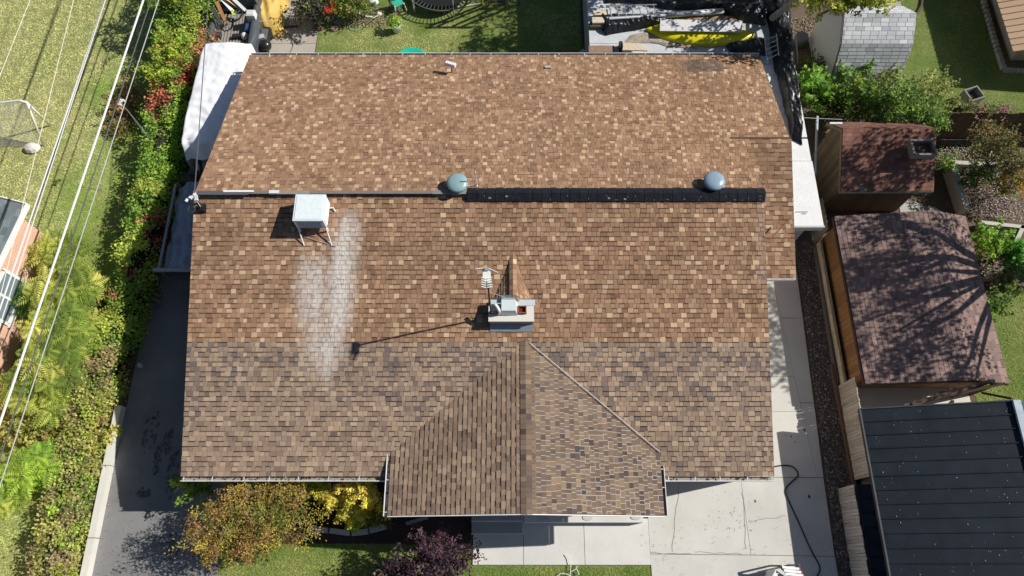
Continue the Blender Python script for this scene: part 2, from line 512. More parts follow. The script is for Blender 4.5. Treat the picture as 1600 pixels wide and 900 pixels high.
# hard-water stain washed down from the evaporative cooler
def stainfn(q):
    x, y = q[0], q[1]
    if x < -7.2 or x > -4.1 or y > 10.3 or y < 4.6:
        return 0.0
    nz = (float(fbm(x * 3, y * 1.2, 5)) - .5) * .35
    right = math.exp(-((x + 4.92 + .12 * (9 - y) * .55 + nz * .4) / .34) ** 2) * min(1, max(0, (10.15 - y) / .9)) * min(1, max(0, (y - 5.1) / 3.0))
    left = math.exp(-((x + 6.02 - .07 * (9 - y) + nz * .4) / .36) ** 2) * min(1, max(0, (8.9 - y) / .6)) * min(1, max(0, (y - 5.0) / 2.6))
    mid = math.exp(-((x + 5.55 + nz) / .62) ** 2) * min(1, max(0, (8.8 - y) / 1.2)) * min(1, max(0, (y - 4.7) / 2.4)) * .62
    tail = math.exp(-((x + 5.42 + nz) / .22) ** 2) * min(1, max(0, (6.5 - y) / .6)) * min(1, max(0, (y - 4.6) / 1.4)) * .6
    st = .55 + .9 * float(vnoise(x * 16 + .6 * float(vnoise(y * 1.5, x * 0, 8)), y * .45, 9)) * (.6 + .8 * float(vnoise(x * 5, y * 2.2, 10)))
    return min(.92, max(0.0, (right * 1.3 + left * .72 + mid * .55 + tail) * st - .05))

def new_shingle(pos):
    """tan tabs stand alone: none beside or right above another tan one"""
    kx, ky = int(pos[0] / .16), round(pos[1] / .137)
    c = choose(NEW)
    if c[0] > .40:
        if any(LASTTAN.get((kx + i, ky + j)) for i in (-1, 0, 1) for j in (-1, 0, 1) if (i, j) != (0, 0) and (abs(i) + abs(j) < 2)):
            c = choose(NEW[:3])
        else:
            LASTTAN[(kx, ky)] = True
    return c

SPLIT_Y = P(600, 533, fz(6.2)).y
def front_col(pos, raised):
    x, y, z = pos
    if y > SPLIT_Y:
        c = new_shingle(pos)
        near = stainfn
        if x > 7.22 and y > 7.8:
            k = .14 * rnd.random()
            c = tuple(a * (1 - k) + .6 * k for a in c)
    else:
        c = choose(OLD)
        near = stainfn
        dens = float(fbm(x * 1.1, y * 1.1, 21)) + (.10 if y > SPLIT_Y - 1.5 else -.05 if x < 0 else .0) - (.12 if y < 4.2 else 0)
        if dens > .47 and rnd.random() < (dens - .40) * 1.35:
            k = rnd.uniform(.2, .7)
            c = (c[0] * (1 - k) + .085 * k, c[1] * (1 - k) + .08 * k, c[2] * (1 - k) + .088 * k)
    if -7.2 < x < -4.1 and 4.6 < y < 10.3:
        return c, near
    return c, None

def rear_col(pos, raised):
    x, y, z = pos
    c = new_shingle(pos)
    c = tuple(a * 1.06 for a in c)
    if abs(x - 6.75) < .72 and abs(y - 16.55) < .33:
        k = rnd.uniform(.45, .9) * min(1, (1 - abs(x - 6.75) / .74) * 4)
        c = (c[0] * (1 - k) + .10 * k, c[1] * (1 - k) + .085 * k, c[2] * (1 - k) + .075 * k)
    return c, None

roof = MB()
# decks under the shingles
deck = MB()
SLEN = math.hypot(RY - EY, RZ - EZ)
sf = Vector((0, -(RY - EY), -(RZ - EZ))).normalized()
deck.poly([(XL, EY, EZ), (XR, EY, EZ), (XR, RY, RZ), (XL, RY, RZ)], .10, (.3, .2, .15))
R0, R1, RRY = 5.02, 3.0, 17.12
sr = Vector((0, RRY - 10.44, R1 - R0)).normalized()
RLEN = math.hypot(RRY - 10.44, R1 - R0)
deck.poly([(XL + .06, 10.44, R0), (XR, 10.44, R0), (XR, RRY, R1), (XL + .12, RRY, R1)], .10, (.3, .2, .15))
deck.poly([(XR, 12.74, 4.324), (8.86, 12.74, 4.324), (8.86, RRY, R1), (XR, RRY, R1)], .10, (.3, .2, .15))
# right-hand extension that slopes to the front
XE0, XE1, EXY0, EXZ0, EXY1, EXZ1 = 7.3, 8.88, 12.72, 4.335, 8.46, 3.03
deck.poly([(XE0, EXY1, EXZ1), (XE1, EXY1, EXZ1), (XE1, EXY0, EXZ0), (XE0, EXY0, EXZ0)], .10, (.3, .2, .15))
# projecting gable
GZ, GR, GX0, GX1, GXR, GY = 2.88, 3.74, -3.47, 4.24, .39, 1.38
GA = 6.9
deck.poly([(GX0, GA, GZ), (GX0, GY, GZ), (GXR, GY, GR), (GXR, GA, GR)], .09, (.3, .2, .15))
deck.poly([(GX1, GY, GZ), (GX1, GA, GZ), (GXR, GA, GR), (GXR, GY, GR)], .09, (.3, .2, .15))
dk = deck.build('roof', ROOFDECK, H)

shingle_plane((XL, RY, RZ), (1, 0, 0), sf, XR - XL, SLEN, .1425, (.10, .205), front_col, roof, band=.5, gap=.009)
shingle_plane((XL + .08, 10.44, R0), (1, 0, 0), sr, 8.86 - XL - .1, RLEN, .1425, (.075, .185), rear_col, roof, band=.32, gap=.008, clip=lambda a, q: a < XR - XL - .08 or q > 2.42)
def ext_col(pos, raised):
    c = choose(NEW)
    return tuple(a * .84 for a in c), None
se = Vector((0, EXY1 - EXY0, EXZ1 - EXZ0)).normalized()
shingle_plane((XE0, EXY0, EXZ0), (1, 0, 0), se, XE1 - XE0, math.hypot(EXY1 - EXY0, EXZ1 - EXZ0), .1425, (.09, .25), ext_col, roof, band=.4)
GLEN_L = math.hypot(GXR - GX0, GR - GZ); GLEN_R = math.hypot(GX1 - GXR, GR - GZ)
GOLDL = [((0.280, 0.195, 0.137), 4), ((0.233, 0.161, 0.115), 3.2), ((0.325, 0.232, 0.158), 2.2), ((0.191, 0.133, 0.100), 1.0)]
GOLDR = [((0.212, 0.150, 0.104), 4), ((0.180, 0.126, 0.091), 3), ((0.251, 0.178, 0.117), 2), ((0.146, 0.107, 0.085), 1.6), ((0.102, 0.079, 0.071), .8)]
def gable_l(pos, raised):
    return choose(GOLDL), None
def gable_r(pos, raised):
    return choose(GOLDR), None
gclip = lambda am, sm: True
sgl = Vector((GX0 - GXR, 0, GZ - GR)).normalized()
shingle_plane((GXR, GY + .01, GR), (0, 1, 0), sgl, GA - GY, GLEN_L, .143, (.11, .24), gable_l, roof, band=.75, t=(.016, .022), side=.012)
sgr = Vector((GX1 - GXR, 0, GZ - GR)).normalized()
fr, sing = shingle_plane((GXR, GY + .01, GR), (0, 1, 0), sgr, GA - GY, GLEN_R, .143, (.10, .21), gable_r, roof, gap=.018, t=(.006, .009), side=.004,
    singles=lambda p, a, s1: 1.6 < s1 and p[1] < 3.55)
print('single gable shingles', len(sing))
rnd.shuffle(sing)
sing.sort(key=lambda q: q[0][1])
single_shingles(fr, sing, dk, nmax=300)
for (pos, e0, e1, s0, s1, th, c, stf) in sing[300:]:
    o_, u_, s_, n_ = fr
    v = [o_ + u_ * e0 + s_ * s0 + n_ * .004, o_ + u_ * e1 + s_ * s0 + n_ * .004, o_ + u_ * e1 + s_ * s1 + n_ * th, o_ + u_ * e0 + s_ * s1 + n_ * th]
    roof.add(v, [(3, 2, 1, 0)], c)
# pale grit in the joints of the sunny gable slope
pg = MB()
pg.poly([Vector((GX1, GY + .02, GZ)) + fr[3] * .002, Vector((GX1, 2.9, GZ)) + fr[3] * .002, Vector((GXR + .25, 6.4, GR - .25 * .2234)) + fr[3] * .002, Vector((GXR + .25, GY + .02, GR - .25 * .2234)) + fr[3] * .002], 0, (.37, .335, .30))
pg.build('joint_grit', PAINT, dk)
# ridge caps
def cap_row(a, b, nrmL, nrmR, wid, ln, pal, lift=.02):
    a, b = Vector(a), Vector(b); d = b - a; k = max(1, int(d.length / ln)); t_ = d / k
    up = Vector((0, 0, 1))
    for i in range(k):
        p0, p1 = a + t_ * i, a + t_ * (i + 1.12)
        for nr in (nrmL, nrmR):
            nr = Vector(nr).normalized() * wid
            q = [p0 + up * lift, p1 + up * (lift + .012), p1 + nr + up * (lift + .012), p0 + nr + up * lift]
            roof.poly(q if (q[1] - q[0]).cross(q[2] - q[0]).z > 0 else q[::-1], .012, choose(pal))
cap_row((GXR, 6.35, GR), (GXR, GY, GR), (-1, 0, -.2234), (1, 0, -.2234), .16, .14, GOLDR)
# cricket behind the chimney
CKX, CK0, CK1 = .03, 7.22, 8.6
ck = MB()
zc = fz(CK1) + .02
for sx in (-1, 1):
    a = Vector((CKX, CK1, zc)); b = Vector((CKX, CK0, zc)); c = Vector((CKX + sx * .62, CK0, fz(CK0) + .01))
    pts = [a, b, c] if sx < 0 else [a, c, b]
    ck.poly(pts, 0, (.27, .18, .12) if sx > 0 else (.22, .14, .10))
    for i in range(9):
        t0, t1 = i / 9, (i + 1) / 9
        p0 = b.lerp(c, t0); p1 = b.lerp(c, t1); q0 = a.lerp(c, t0); q1 = a.lerp(c, t1)
        nseg = 8
        for j in range(nseg):
            f0, f1 = j / nseg + .01, (j + 1) / nseg - .005
            A, B, C_, D = p0.lerp(q0, f0), p0.lerp(q0, f1), p1.lerp(q1, f1), p1.lerp(q1, f0)
            up = Vector((0, 0, .012)); up2 = Vector((0, 0, .028))
            ck.add([A + up, B + up, C_ + up2, D + up2, D, C_], [(0, 1, 2, 3) if sx < 0 else (3, 2, 1, 0), (3, 2, 5, 4) if sx < 0 else (4, 5, 2, 3)], choose(NEW))
ck.build('cricket', SHIN, dk)
cap_row((CKX, CK1 + .1, zc), (CKX, CK0, zc), (-1, 0, -.5), (1, 0, -.5), .12, .15, NEW, .03)
shg = roof.build('shingles', SHIN, dk, kind='stuff')

# step flashing and the raised rear edge along the ridge
fl = MB()
fl.box((-5.9, 10.40, 5.035), (7.1, .10, .03), col=(.20, .17, .155))
fl.box((-1.86, 10.40, 5.04), (1.0, .12, .03), col=(.22, .22, .22))
fl.box((-8.55, 10.37, 5.06), (1.5, .13, .02), col=(.10, .10, .11))
fl.box((-8.1, 10.42, 5.075), (.9, .06, .015), col=(.75, .75, .74))
fl.box((-7.05, 10.40, 5.075), (.3, .10, .012), col=(.7, .7, .7))
fl.box((-6.6, 10.39, 5.05), (1.2, .12, .02), col=(.27, .24, .20))
fl.build('ridge_flashing', PAINT, dk)
MB().box((7.9, 12.76, 4.345), (1.92, .05, .02), rx=-.29, col=(.10, .065, .05)).build('ridge_flashing', PAINT, dk)
fb = MB()
fb.box((-5.4, 10.415, 4.94), (8.0, .02, .13), col=(.02, .02, .022))  # near-black strip paints the shadow in the step below the rear edge
fb.build('ridge_gap_shadow', PAINT, dk)
rv = MB()
nrv = 32
for i in range(nrv):
    x0 = -1.32 + (XR + .02 + 1.32) * i / nrv; x1 = -1.32 + (XR + .02 + 1.32) * (i + 1) / nrv - .012
    j = rnd.uniform(-.008, .008)
    rv.add([(x0, 10.18, 4.93 + j), (x1, 10.18, 4.93 + j), (x1, 10.37, 5.07 + j), (x0, 10.37, 5.07 + j), (x0, 10.56, 5.02 + j), (x1, 10.56, 5.02 + j), (x0, 10.18, 4.84), (x1, 10.18, 4.84)],
           [(0, 1, 2, 3), (3, 2, 5, 4), (6, 7, 1, 0)], (.5, .5, .5))
rv.build('ridge_vent', PLASTIC, dk)

sc = MB()
for i in range(30):
    x = rnd.uniform(-1.25, 7.4); f = rnd.uniform(.05, .6); y = 10.18 + .19 * f; z = 4.93 + .14 * f + .012
    sc.box((x, y, z), (.012 if rnd.random() < .6 else .07, .05 if rnd.random() < .6 else .012, .004), rx=.63, col=(.24, .24, .24))
sc.build('vent_scuffs', PAINT, dk, kind='stuff')

# valley metal, fascia boards, gutters
tm = MB()
def vz(x): return GR - abs(x - GXR) * .2234
for sx, xe in ((-1, GX0), (1, GX1)):
    yv = EY + (GZ - EZ) / SL
    ya = EY + (GR - EZ) / SL
    a = Vector((GXR + sx * .12, ya - .1, GR)); b = Vector((xe, yv, GZ + .02))
    if sx > 0:
        tm.tube([a + Vector((0, 0, .04)), b + Vector((0, 0, .04))], .012, 6, (.60, .57, .54))
tm.build('valley_metal', PAINT, dk)
wc = (.74, .74, .73)
def board(*args, **kw):
    MB().box(*args, col=wc, **kw).build('fascia', WHITE, H)
for x in (XL + .014, XR - .014):
    board((x, (EY + RY) / 2, (EZ + RZ) / 2 - .19), (.022, math.hypot(RY - EY, RZ - EZ) - .03, .16), rx=math.atan(SL))
RA = -math.atan((R0 - R1) / (RRY - 10.44))
board((8.84, (12.74 + RRY) / 2, (4.324 + R1) / 2 - .19), (.022, 4.55, .16), rx=RA)
board((XL + .14, (10.44 + RRY) / 2, (R0 + R1) / 2 - .19), (.022, RLEN - .05, .16), rx=RA)
board(((XE0 + XE1) / 2, EXY1 - .012, EXZ1 - .07), (XE1 - XE0, .022, .15))
for sx, xe in ((-1, GX0), (1, GX1)):
    a = math.atan2(GR - GZ, GXR - xe) if sx < 0 else -math.atan2(GR - GZ, xe - GXR)
    board(((xe + GXR) / 2 - sx * .012, GY - .012, (GZ + GR) / 2 - .045), (math.hypot(xe - GXR, GR - GZ) - .03, .024, .15), ry=-a)

def gutter(p0, p1, out, w=.12, name='gutter', hang=0):
    """open trough: outer lip, floor and straps"""
    p0, p1, out = Vector(p0), Vector(p1), Vector(out).normalized()
    g = MB(); z = Vector((0, 0, 1)); d = (p1 - p0)
    g.poly([p0 + out * w, p1 + out * w, p1 + out * w - z * .12, p0 + out * w - z * .12], .018, wc)
    g.poly([p0 - z * .11, p1 - z * .11, p1 + out * w - z * .11, p0 + out * w - z * .11], .004, (.30, .27, .24))
    go = g.build(name, PAINT, H)
    k = max(2, int(d.length / .78))
    for i in range(k + 1):
        q = p0 + d * ((i + rnd.uniform(-.15, .15)) / (k + .001))
        q = p0 + d * min(.999, max(.001, (q - p0).length / d.length))
        dn = d.normalized() * .012
        s_ = MB(); s_.poly([q - dn - z * .012, q + dn - z * .012, q + dn + out * w - z * .012, q - dn + out * w - z * .012], .006, (.6, .6, .58)); s_.build('gutter_strap', PAINT, go)
    li = MB()
    for i in range(int(d.length * 14)):
        q = p0 + d * rnd.random() + out * rnd.uniform(.01, w - .02) - z * .10
        r = rnd.uniform(.01, .035)
        li.box(q, (r * 2, r, .012), rz=rnd.uniform(0, 3), col=choose([((.10, .07, .045), 3), ((.05, .04, .03), 3), ((.24, .2, .15), 1)]))
    li.build('leaf_litter', PAINT, go, kind='stuff')
gutter((XL, EY, EZ), (GX0 - .05, EY, EZ), (0, -1, 0))
gutter((GX1 + .12, EY, EZ), (XR, EY, EZ), (0, -1, 0))
gutter((GX0, 3.1, GZ), (GX0, GY, GZ), (-1, 0, 0), .10)
gutter((GX1, 2.75, GZ), (GX1, GY, GZ), (1, 0, 0), .10)
gutter((XL + .1, RRY, R1), (8.86, RRY, R1), (0, 1, 0), .11)
# downspout resting on the right-hand roof
ds = MB()
ds.tube([P(1197, 381, 3.62), P(1203, 374, 3.66), P(1235, 341, 3.95)], .022, 8, (.28, .13, .07))
tag(ds.build('downpipe', PAINT), 'thin rust-brown pipe lying slantwise on the lower right-hand shingles', 'pipe')

# ------------------------------------------------------------------ things on the roof
def rooftop(u, v):
    """point of the front slope seen at (u, v)"""
    z = 4.0
    for _ in range(12):
        z = fz(P(u, v, z).y)
    return P(u, v, z)

# evaporative cooler
cx0, cx1, cy0, cy1 = -6.30, -5.42, 9.30, 10.16
ct, cb = 5.32, 4.86
EC = thing('evaporative_cooler', (-5.86, 9.7, 4.6), 'pale metal evaporative cooler box on legs near the left end of the ridge', 'cooler')
b = MB(); b.bx(cx0 + .02, cx1 - .02, cy0 + .02, cy1 - .02, cb, ct - .03, (.70, .72, .72)); b.build('body', PAINT, EC)
b = MB(); b.box(((cx0 + cx1) / 2, (cy0 + cy1) / 2, ct), (cx1 - cx0, cy1 - cy0, .06), col=(.66, .73, .73)); b.box(((cx0 + cx1) / 2, (cy0 + cy1) / 2, ct + .036), (cx1 - cx0 - .10, cy1 - cy0 - .10, .014), col=(.70, .77, .77)); b.build('lid', PAINT, EC)
for face in range(3):
    for i in range(6):
        z = cb + .05 + i * .06
        b = MB()
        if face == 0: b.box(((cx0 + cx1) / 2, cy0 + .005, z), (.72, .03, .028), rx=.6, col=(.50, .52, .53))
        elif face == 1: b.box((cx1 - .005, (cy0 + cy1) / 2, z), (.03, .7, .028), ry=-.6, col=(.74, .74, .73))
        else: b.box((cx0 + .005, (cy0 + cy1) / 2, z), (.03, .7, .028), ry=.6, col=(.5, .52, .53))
        b.build('louvre', PAINT, EC)
for x in (cx0 + .03, cx1 - .03):
    for y in (cy0 + .03, cy1 - .03):
        b = MB(); zg = fz(y) + .012
        b.bx(x - .022, x + .022, y - .022, y + .022, zg, ct - .03, (.72, .73, .73)); b.build('leg', PAINT, EC)
        if y < 9.6:
            b = MB(); b.tube([(x, y - .02, cb + .0), (x + .12 * (1 if x > -5.8 else 1), y - .42, fz(y - .42) + .02)], .018, 6, (.70, .70, .70)); b.build('brace', PAINT, EC)
b = MB(); b.tube([(cx0 - .0, cy0 - .1, fz(cy0 - .1) + .03), (cx1 + .2, cy0 - .42, fz(cy0 - .42) + .02)], .016, 6, (.3, .25, .22)); b.build('foot_rail', PAINT, EC)
b = MB(); b.tube([(cx1, 9.95, 4.9), (cx1 + .12, 9.98, 4.86), (cx1 + .16, 9.9, fz(9.9) + .03)], .02, 8, (.75, .75, .74)); b.build('drain_pipe', PAINT, EC)

# chimney
CH = thing('chimney', (-.03, 6.9, 3.8), 'squat chimney with pale crown and metal cowl above the front gable', 'chimney')
kx0, kx1, ky0, ky1, kt = -.675, .635, 6.61, 7.24, 4.30
b = MB(); b.bx(kx0 + .03, kx1 - .03, ky0 + .03, ky1 - .02, 3.5, kt - .05, (.30, .25, .22)); b.build('stack', STUCCO, CH)
b = MB(); b.bx(kx0, kx1, ky0, ky1 - .15, kt - .06, kt, (.66, .63, .56)); b.build('crown', STUCCO, CH)
b = MB(); b.bx(kx0 + .02, kx1 + .03, ky1 - .15, ky1 + .03, kt - .03, kt + .02, (.50, .58, .60)); b.build('rear_flashing', GLOSS, CH)
b = MB(); zf = fz(6.5)
b.poly([(kx0 + .03, 6.46, fz(6.46) + .03), (kx1 - .03, 6.46, fz(6.46) + .03), (kx1 - .03, 6.63, fz(6.63) + .10), (kx0 + .03, 6.63, fz(6.63) + .10)], .01, (.22, .27, .31)); b.build('apron_flashing', GLOSS, CH)
b = MB()   # metal cowl: a tapering hood
hx0, hx1, hy0, hy1 = -.32, .13, 6.79, 7.15
b.add([(hx0, hy0, kt), (hx1 + .04, hy0, kt), (hx1 + .04, hy1, kt), (hx0, hy1, kt), (hx0 + .02, hy0 + .05, kt + .28), (hx1 - .03, hy0 + .05, kt + .28), (hx1 - .03, hy1 + .02, kt + .28), (hx0 + .02, hy1 + .02, kt + .28),
       (hx0 + .04, hy1 + .06, kt + .34), (hx1 - .05, hy1 + .06, kt + .34)],
      [(0, 1, 5, 4), (1, 2, 6, 5), (2, 3, 7, 6), (3, 0, 4, 7), (4, 5, 6, 7), (7, 6, 9, 8)], (.60, .64, .65)); b.build('cowl', GLOSS, CH)
b = MB(); b.bx(hx0 + .0, hx1 - .0, hy1 + .04, hy1 + .22, kt + .08, kt + .13, (.10, .14, .15)); b.build('cowl_baffle', PAINT, CH)
b = MB()
for (a0, a1, c0, c1) in ((.17, .20, 6.85, 7.05), (.39, .42, 6.85, 7.05), (.17, .42, 6.83, 6.86), (.17, .42, 7.03, 7.06)):
    b.bx(a0, a1, c0, c1, kt - .01, kt + .10, (.26, .09, .05))
b.bx(.19, .40, 6.85, 7.04, kt - .02, kt + .012, (.12, .03, .02)); b.build('flue', STUCCO, CH)
b = MB(); b.tube([(-.36, 6.83, kt), (-.36, 6.83, kt + .22), (-.38, 6.87, kt + .32), (-.44, 6.95, kt + .36), (-.52, 7.01, kt + .37)], .045, 10, (.76, .74, .72)); b.build('vent_elbow', GLOSS, CH, smooth=True)

# antenna mast
AM = thing('antenna_mast', (-.60, 6.88, 4.1), 'thin dark mast with a pale branched aerial beside the chimney', 'antenna')
mt = 7.25
b = MB(); b.tube([(-.60, 6.88, 4.0), (-.62, 6.89, 5.6), (-.63, 6.89, mt)], .026, 8, (.05, .045, .045)); b.build('mast', PAINT, AM)
b = MB()
for z in (4.1, 4.33): b.bx(-.66, -.30, 6.84, 6.90, z, z + .04, (.08, .05, .04))
b.tube([(-.60, 6.88, 4.55), (-.48, 6.80, 4.52), (-.40, 6.86, 4.46)], .02, 6, (.06, .04, .03)); b.build('bracket', PAINT, AM)
b = MB(); b.box((-.63, 6.82, mt - .02), (.20, .34, .03), rx=.25, col=(.78, .77, .70)); b.box((-.63, 6.96, mt + .05), (.10, .08, .05), rx=.25, col=(.30, .31, .29)); b.build('aerial_plate', PAINT, AM)
for sx in (-1, 1):
    b = MB(); b.tube([(-.63, 7.0, mt + .06), (-.63 + sx * .28, 6.96 - .10 * (sx > 0), mt + .06)], .012, 5, (.78, .78, .75)); b.build('reflector_arm', PAINT, AM)
for i in range(5):
    for sx in (-1, 1):
        b = MB(); y = 6.52 + i * .055
        b.box((-.63 + sx * .07, y, mt - .05 + i * .012), (.12, .022, .012), rz=.25 * sx, col=(.75, .75, .72)); b.build('director_rod', PAINT, AM)
b = MB(); b.bx(-.65, -.61, 6.48, 6.8, mt - .08, mt - .055, (.12, .12, .12)); b.build('boom', PAINT, AM)
b = MB(); b.tube([(-.62, 6.89, 5.9), (-.2, 7.2, 4.7)], .004, 4, (.6, .6, .6)); b.build('guy_wire', PAINT, AM)

# two domed attic fans behind the ridge
def attic_fan(u, v, label, col):
    zc_ = 4.97
    p = P(u, v, 5.32)
    zb = R0 - (p.y - 10.44) * .3024
    t = thing('attic_fan', (p.x, p.y, zb), label, 'roof vent', 'domed attic fans behind the ridge')
    b = MB(); b.lathe((p.x, p.y, zb - .1), [(.26, 0), (.255, .32), (.25, .36)], 28, tuple(x * .8 for x in col)); b.build('base', GLOSS, t, smooth=True)
    b = MB(); b.lathe((p.x, p.y, zb + .24), [(.25, 0), (.315, .005), (.318, .03), (.29, .065), (.22, .10), (.12, .118), (.02, .122)], 36, col); b.build('dome', GLOSS, t, smooth=True)
    b = MB(); b.bx(p.x + .20, p.x + .32, p.y + .05, p.y + .08, zb + .26, zb + .29, (.05, .05, .05)); b.build('latch', PAINT, t)
attic_fan(714, 283, 'teal grey domed attic fan at the left end of the black ridge vent', (.25, .38, .39))
attic_fan(1118, 279, 'blue grey domed attic fan at the right end of the black ridge vent', (.25, .34, .41))
pv = P(745, 292, 4.98)
vp = MB(); vp.tube([(pv.x, pv.y + .05, 4.85), (pv.x - .01, pv.y + .07, 5.75)], .016, 8, (.75, .74, .73)); vp.lathe((pv.x, pv.y + .05, 4.93), [(.05, 0), (.03, .05)], 10, (.7, .7, .7))
tag(vp.build('vent_pipe', PAINT), 'slender white vent pipe standing just right of the teal attic fan', 'pipe')

# floodlight near the rear eave, small grey flashing plate
p = P(706, 112, 3.35)
FLT = thing('floodlight', (p.x, p.y, 3.2), 'small white twin floodlight on a stem near the rear gutter', 'light')
b = MB(); b.tube([(p.x, p.y, 3.15), (p.x, p.y + .02, 3.62)], .02, 6, (.05, .05, .05)); b.build('stem', PAINT, FLT)
b = MB(); b.box((p.x - .02, p.y + .05, 3.67), (.36, .15, .12), rz=-.35, rx=-.4, col=(.78, .78, .77)); b.build('lamp_head', PAINT, FLT)
b = MB()
for i in range(5): b.box((p.x - .17 + i * .07, p.y + .11 - i * .027, 3.735), (.015, .14, .03), rz=-.35, col=(.55, .55, .56))
b.build('cooling_fin', PAINT, FLT)
p = P(856, 104, 3.3)
zr = R0 - (p.y - 10.44) * .3024
b = MB(); b.box((p.x, p.y, zr + .045), (.20, .11, .05), rx=-.29, col=(.42, .47, .48))
tag(b.build('roof_vent_plate', GLOSS), 'flat blue grey vent plate on the rear slope near the gutter', 'vent')

# service head at the left end of the ridge
SHD = thing('service_mast', (-9.4, 9.6, 4.6), 'cluster of white cable clamps and black box at the left ridge corner', 'service head')
p = P(302, 313, 5.1)
b = MB(); b.tube([(-9.3, 10.2, 4.7), (p.x + .12, p.y, 5.25)], .03, 8, (.55, .56, .56)); b.build('conduit', PAINT, SHD)
for i in range(7):
    b = MB(); b.box((p.x + rnd.uniform(-.12, .16), p.y + rnd.uniform(-.12, .12), 5.22 + rnd.uniform(0, .1)), (.09, .07, .06), rz=rnd.uniform(0, 3), rx=rnd.uniform(0, 1), col=(.66, .67, .68)); b.build('clamp', PAINT, SHD)
q = P(316, 328, 4.75)
b = MB(); b.box((q.x + .02, q.y, 4.83), (.24, .22, .18), col=(.012, .012, .013)); b.build('junction_box', PAINT, SHD)
for i in range(3):
    b = MB(); b.tube([(p.x + .1 + i * .05, p.y, 5.2), (p.x + .22 + i * .03, p.y - .18, 5.05), (q.x + .02, q.y + .06, 4.95)], .012, 5, (.03, .03, .03) if i else (.5, .5, .5)); b.build('cable', PAINT, SHD)
b = MB(); t_ = np.linspace(0, 6.28, 16); b.tube([(p.x - .05 + .1 * math.cos(a), p.y - .22 + .13 * math.sin(a), 5.0) for a in t_], .012, 5, (.05, .05, .05)); b.build('cable_loop', PAINT, SHD)

# ------------------------------------------------------------------ porch, steps, low walls round the house
ST = thing('front_steps', (-.43, 1.45, 0), 'grey concrete front steps in the shade of the gable', 'steps')
for i, (y0, y1, z1) in enumerate(((1.02, 1.38, .18), (1.38, 1.74, .36), (1.74, 2.6, .54))):
    b = MB(); b.bx(-1.26, .36, y0, y1 + (.9 if i == 0 else .5 if i == 1 else 0), 0 if i == 0 else z1 - .18, z1, (.36, .37, .37)); tr_ = b.build('tread', CONC, ST)
    b = MB(); b.bx(-1.265, .365, y0 - .006, y0 + .035, z1 - .03, z1 + .004, (.70, .69, .66)); b.bx(.325, .366, y0 + .036, y0 + .36, z1 - .03, z1 + .004, (.66, .65, .62)); b.build('nosing', CONC, tr_)
PL = thing('porch_ledge', (2.2, 1.6, 0), 'long pale concrete porch ledge beside the front steps', 'ledge')
b = MB(); b.bx(.38, 4.08, 1.36, 2.3, 0, .42, (.62, .60, .55)); b.build('ledge_body', CONC, PL)
for x, y in ((.98, 1.52), (2.35, 1.5), (3.85, 1.52)):
    b = MB(); b.lathe((x, y, .424), [(.17, 0), (.16, .02), (.02, .025)], 20, (.5, .49, .47), sy=.55); b.build('oval_boss', CONC, PL)
KW = thing('kerb_wall', (-12.95, 2.5, 0), 'low pale concrete kerb wall between asphalt drive and hedge', 'wall')
ks = [(-20, -8.1), (-8.08, -3.6), (-3.58, .9), (.92, 3.1), (3.12, 5.05)]
for y0, y1 in ks:
    b = MB(); b.box((-13.03 + rnd.uniform(-.01, .01), (y0 + y1) / 2, .13), (.21, y1 - y0, .34), col=jit((.66, .64, .58), .05)); b.build('block', CONC, KW)
BE = thing('bed_edging', (-5.2, 1.0, 0), 'row of grey concrete edging blocks below the yellow shrub', 'edging')
for (u0, v0), (u1, v1) in (((486, 826), (512, 829)), ((515, 829), (546, 833)), ((549, 833), (575, 830)), ((577, 829), (602, 822))):
    a, c = P(u0, v0, .2), P(u1, v1, .2); d = c - a
    b = MB(); b.box(((a.x + c.x) / 2, (a.y + c.y) / 2, .11), (d.length - .02, .16, .22), rz=math.atan2(d.y, d.x), col=jit((.5, .5, .5), .05)); b.build('block', CONC, BE)
bb = MB(); q0, q1 = P(634, 818, .12), P(668, 808, .12)
bb.box(((q0.x + q1.x) / 2, (q0.y + q1.y) / 2, .06), ((q1 - q0).length, .10, .12), rz=math.atan2(q1.y - q0.y, q1.x - q0.x), col=(.3, .3, .3))
tag(bb.build('splash_block', CONC), 'short grey splash block under the left gable gutter', 'block')

# cable on the drive
pts = [(1205, 730), (1225, 727), (1240, 730), (1247, 742), (1238, 752), (1230, 760), (1228, 770), (1236, 790), (1250, 820), (1263, 850), (1272, 868), (1281, 885), (1279, 897), (1272, 906)]
c_ = [P(u, v, .045) for u, v in pts]
sm = []
for i in range(len(c_) - 1):
    p0, p1, p2, p3 = c_[max(i - 1, 0)], c_[i], c_[i + 1], c_[min(i + 2, len(c_) - 1)]
    for k in range(5):
        t = k / 5
        sm.append(.5 * ((2 * p1) + (p2 - p0) * t + (2 * p0 - 5 * p1 + 4 * p2 - p3) * t * t + (3 * p1 - p0 - 3 * p2 + p3) * t ** 3))
b = MB(); b.tube(sm, .02, 8, (.012, .012, .013))
tag(b.build('garden_hose', PAINT, smooth=True), 'black hose snaking over the concrete drive on the right', 'hose')
# thin wires over the front lawn strip
b = MB()
for line in ([(885, 866), (889, 872), (892, 884), (891, 900)], [(893, 893), (900, 889), (902, 884)], [(871, 900), (876, 896), (886, 897), (891, 900)], [(901, 889), (905, 898)]):
    b.tube([P(u, v, .12) for u, v in line], .012, 5, (.75, .75, .74))
tag(b.build('loose_cable', PAINT), 'tangle of thin white cable on the grass strip by the walkway', 'cable')

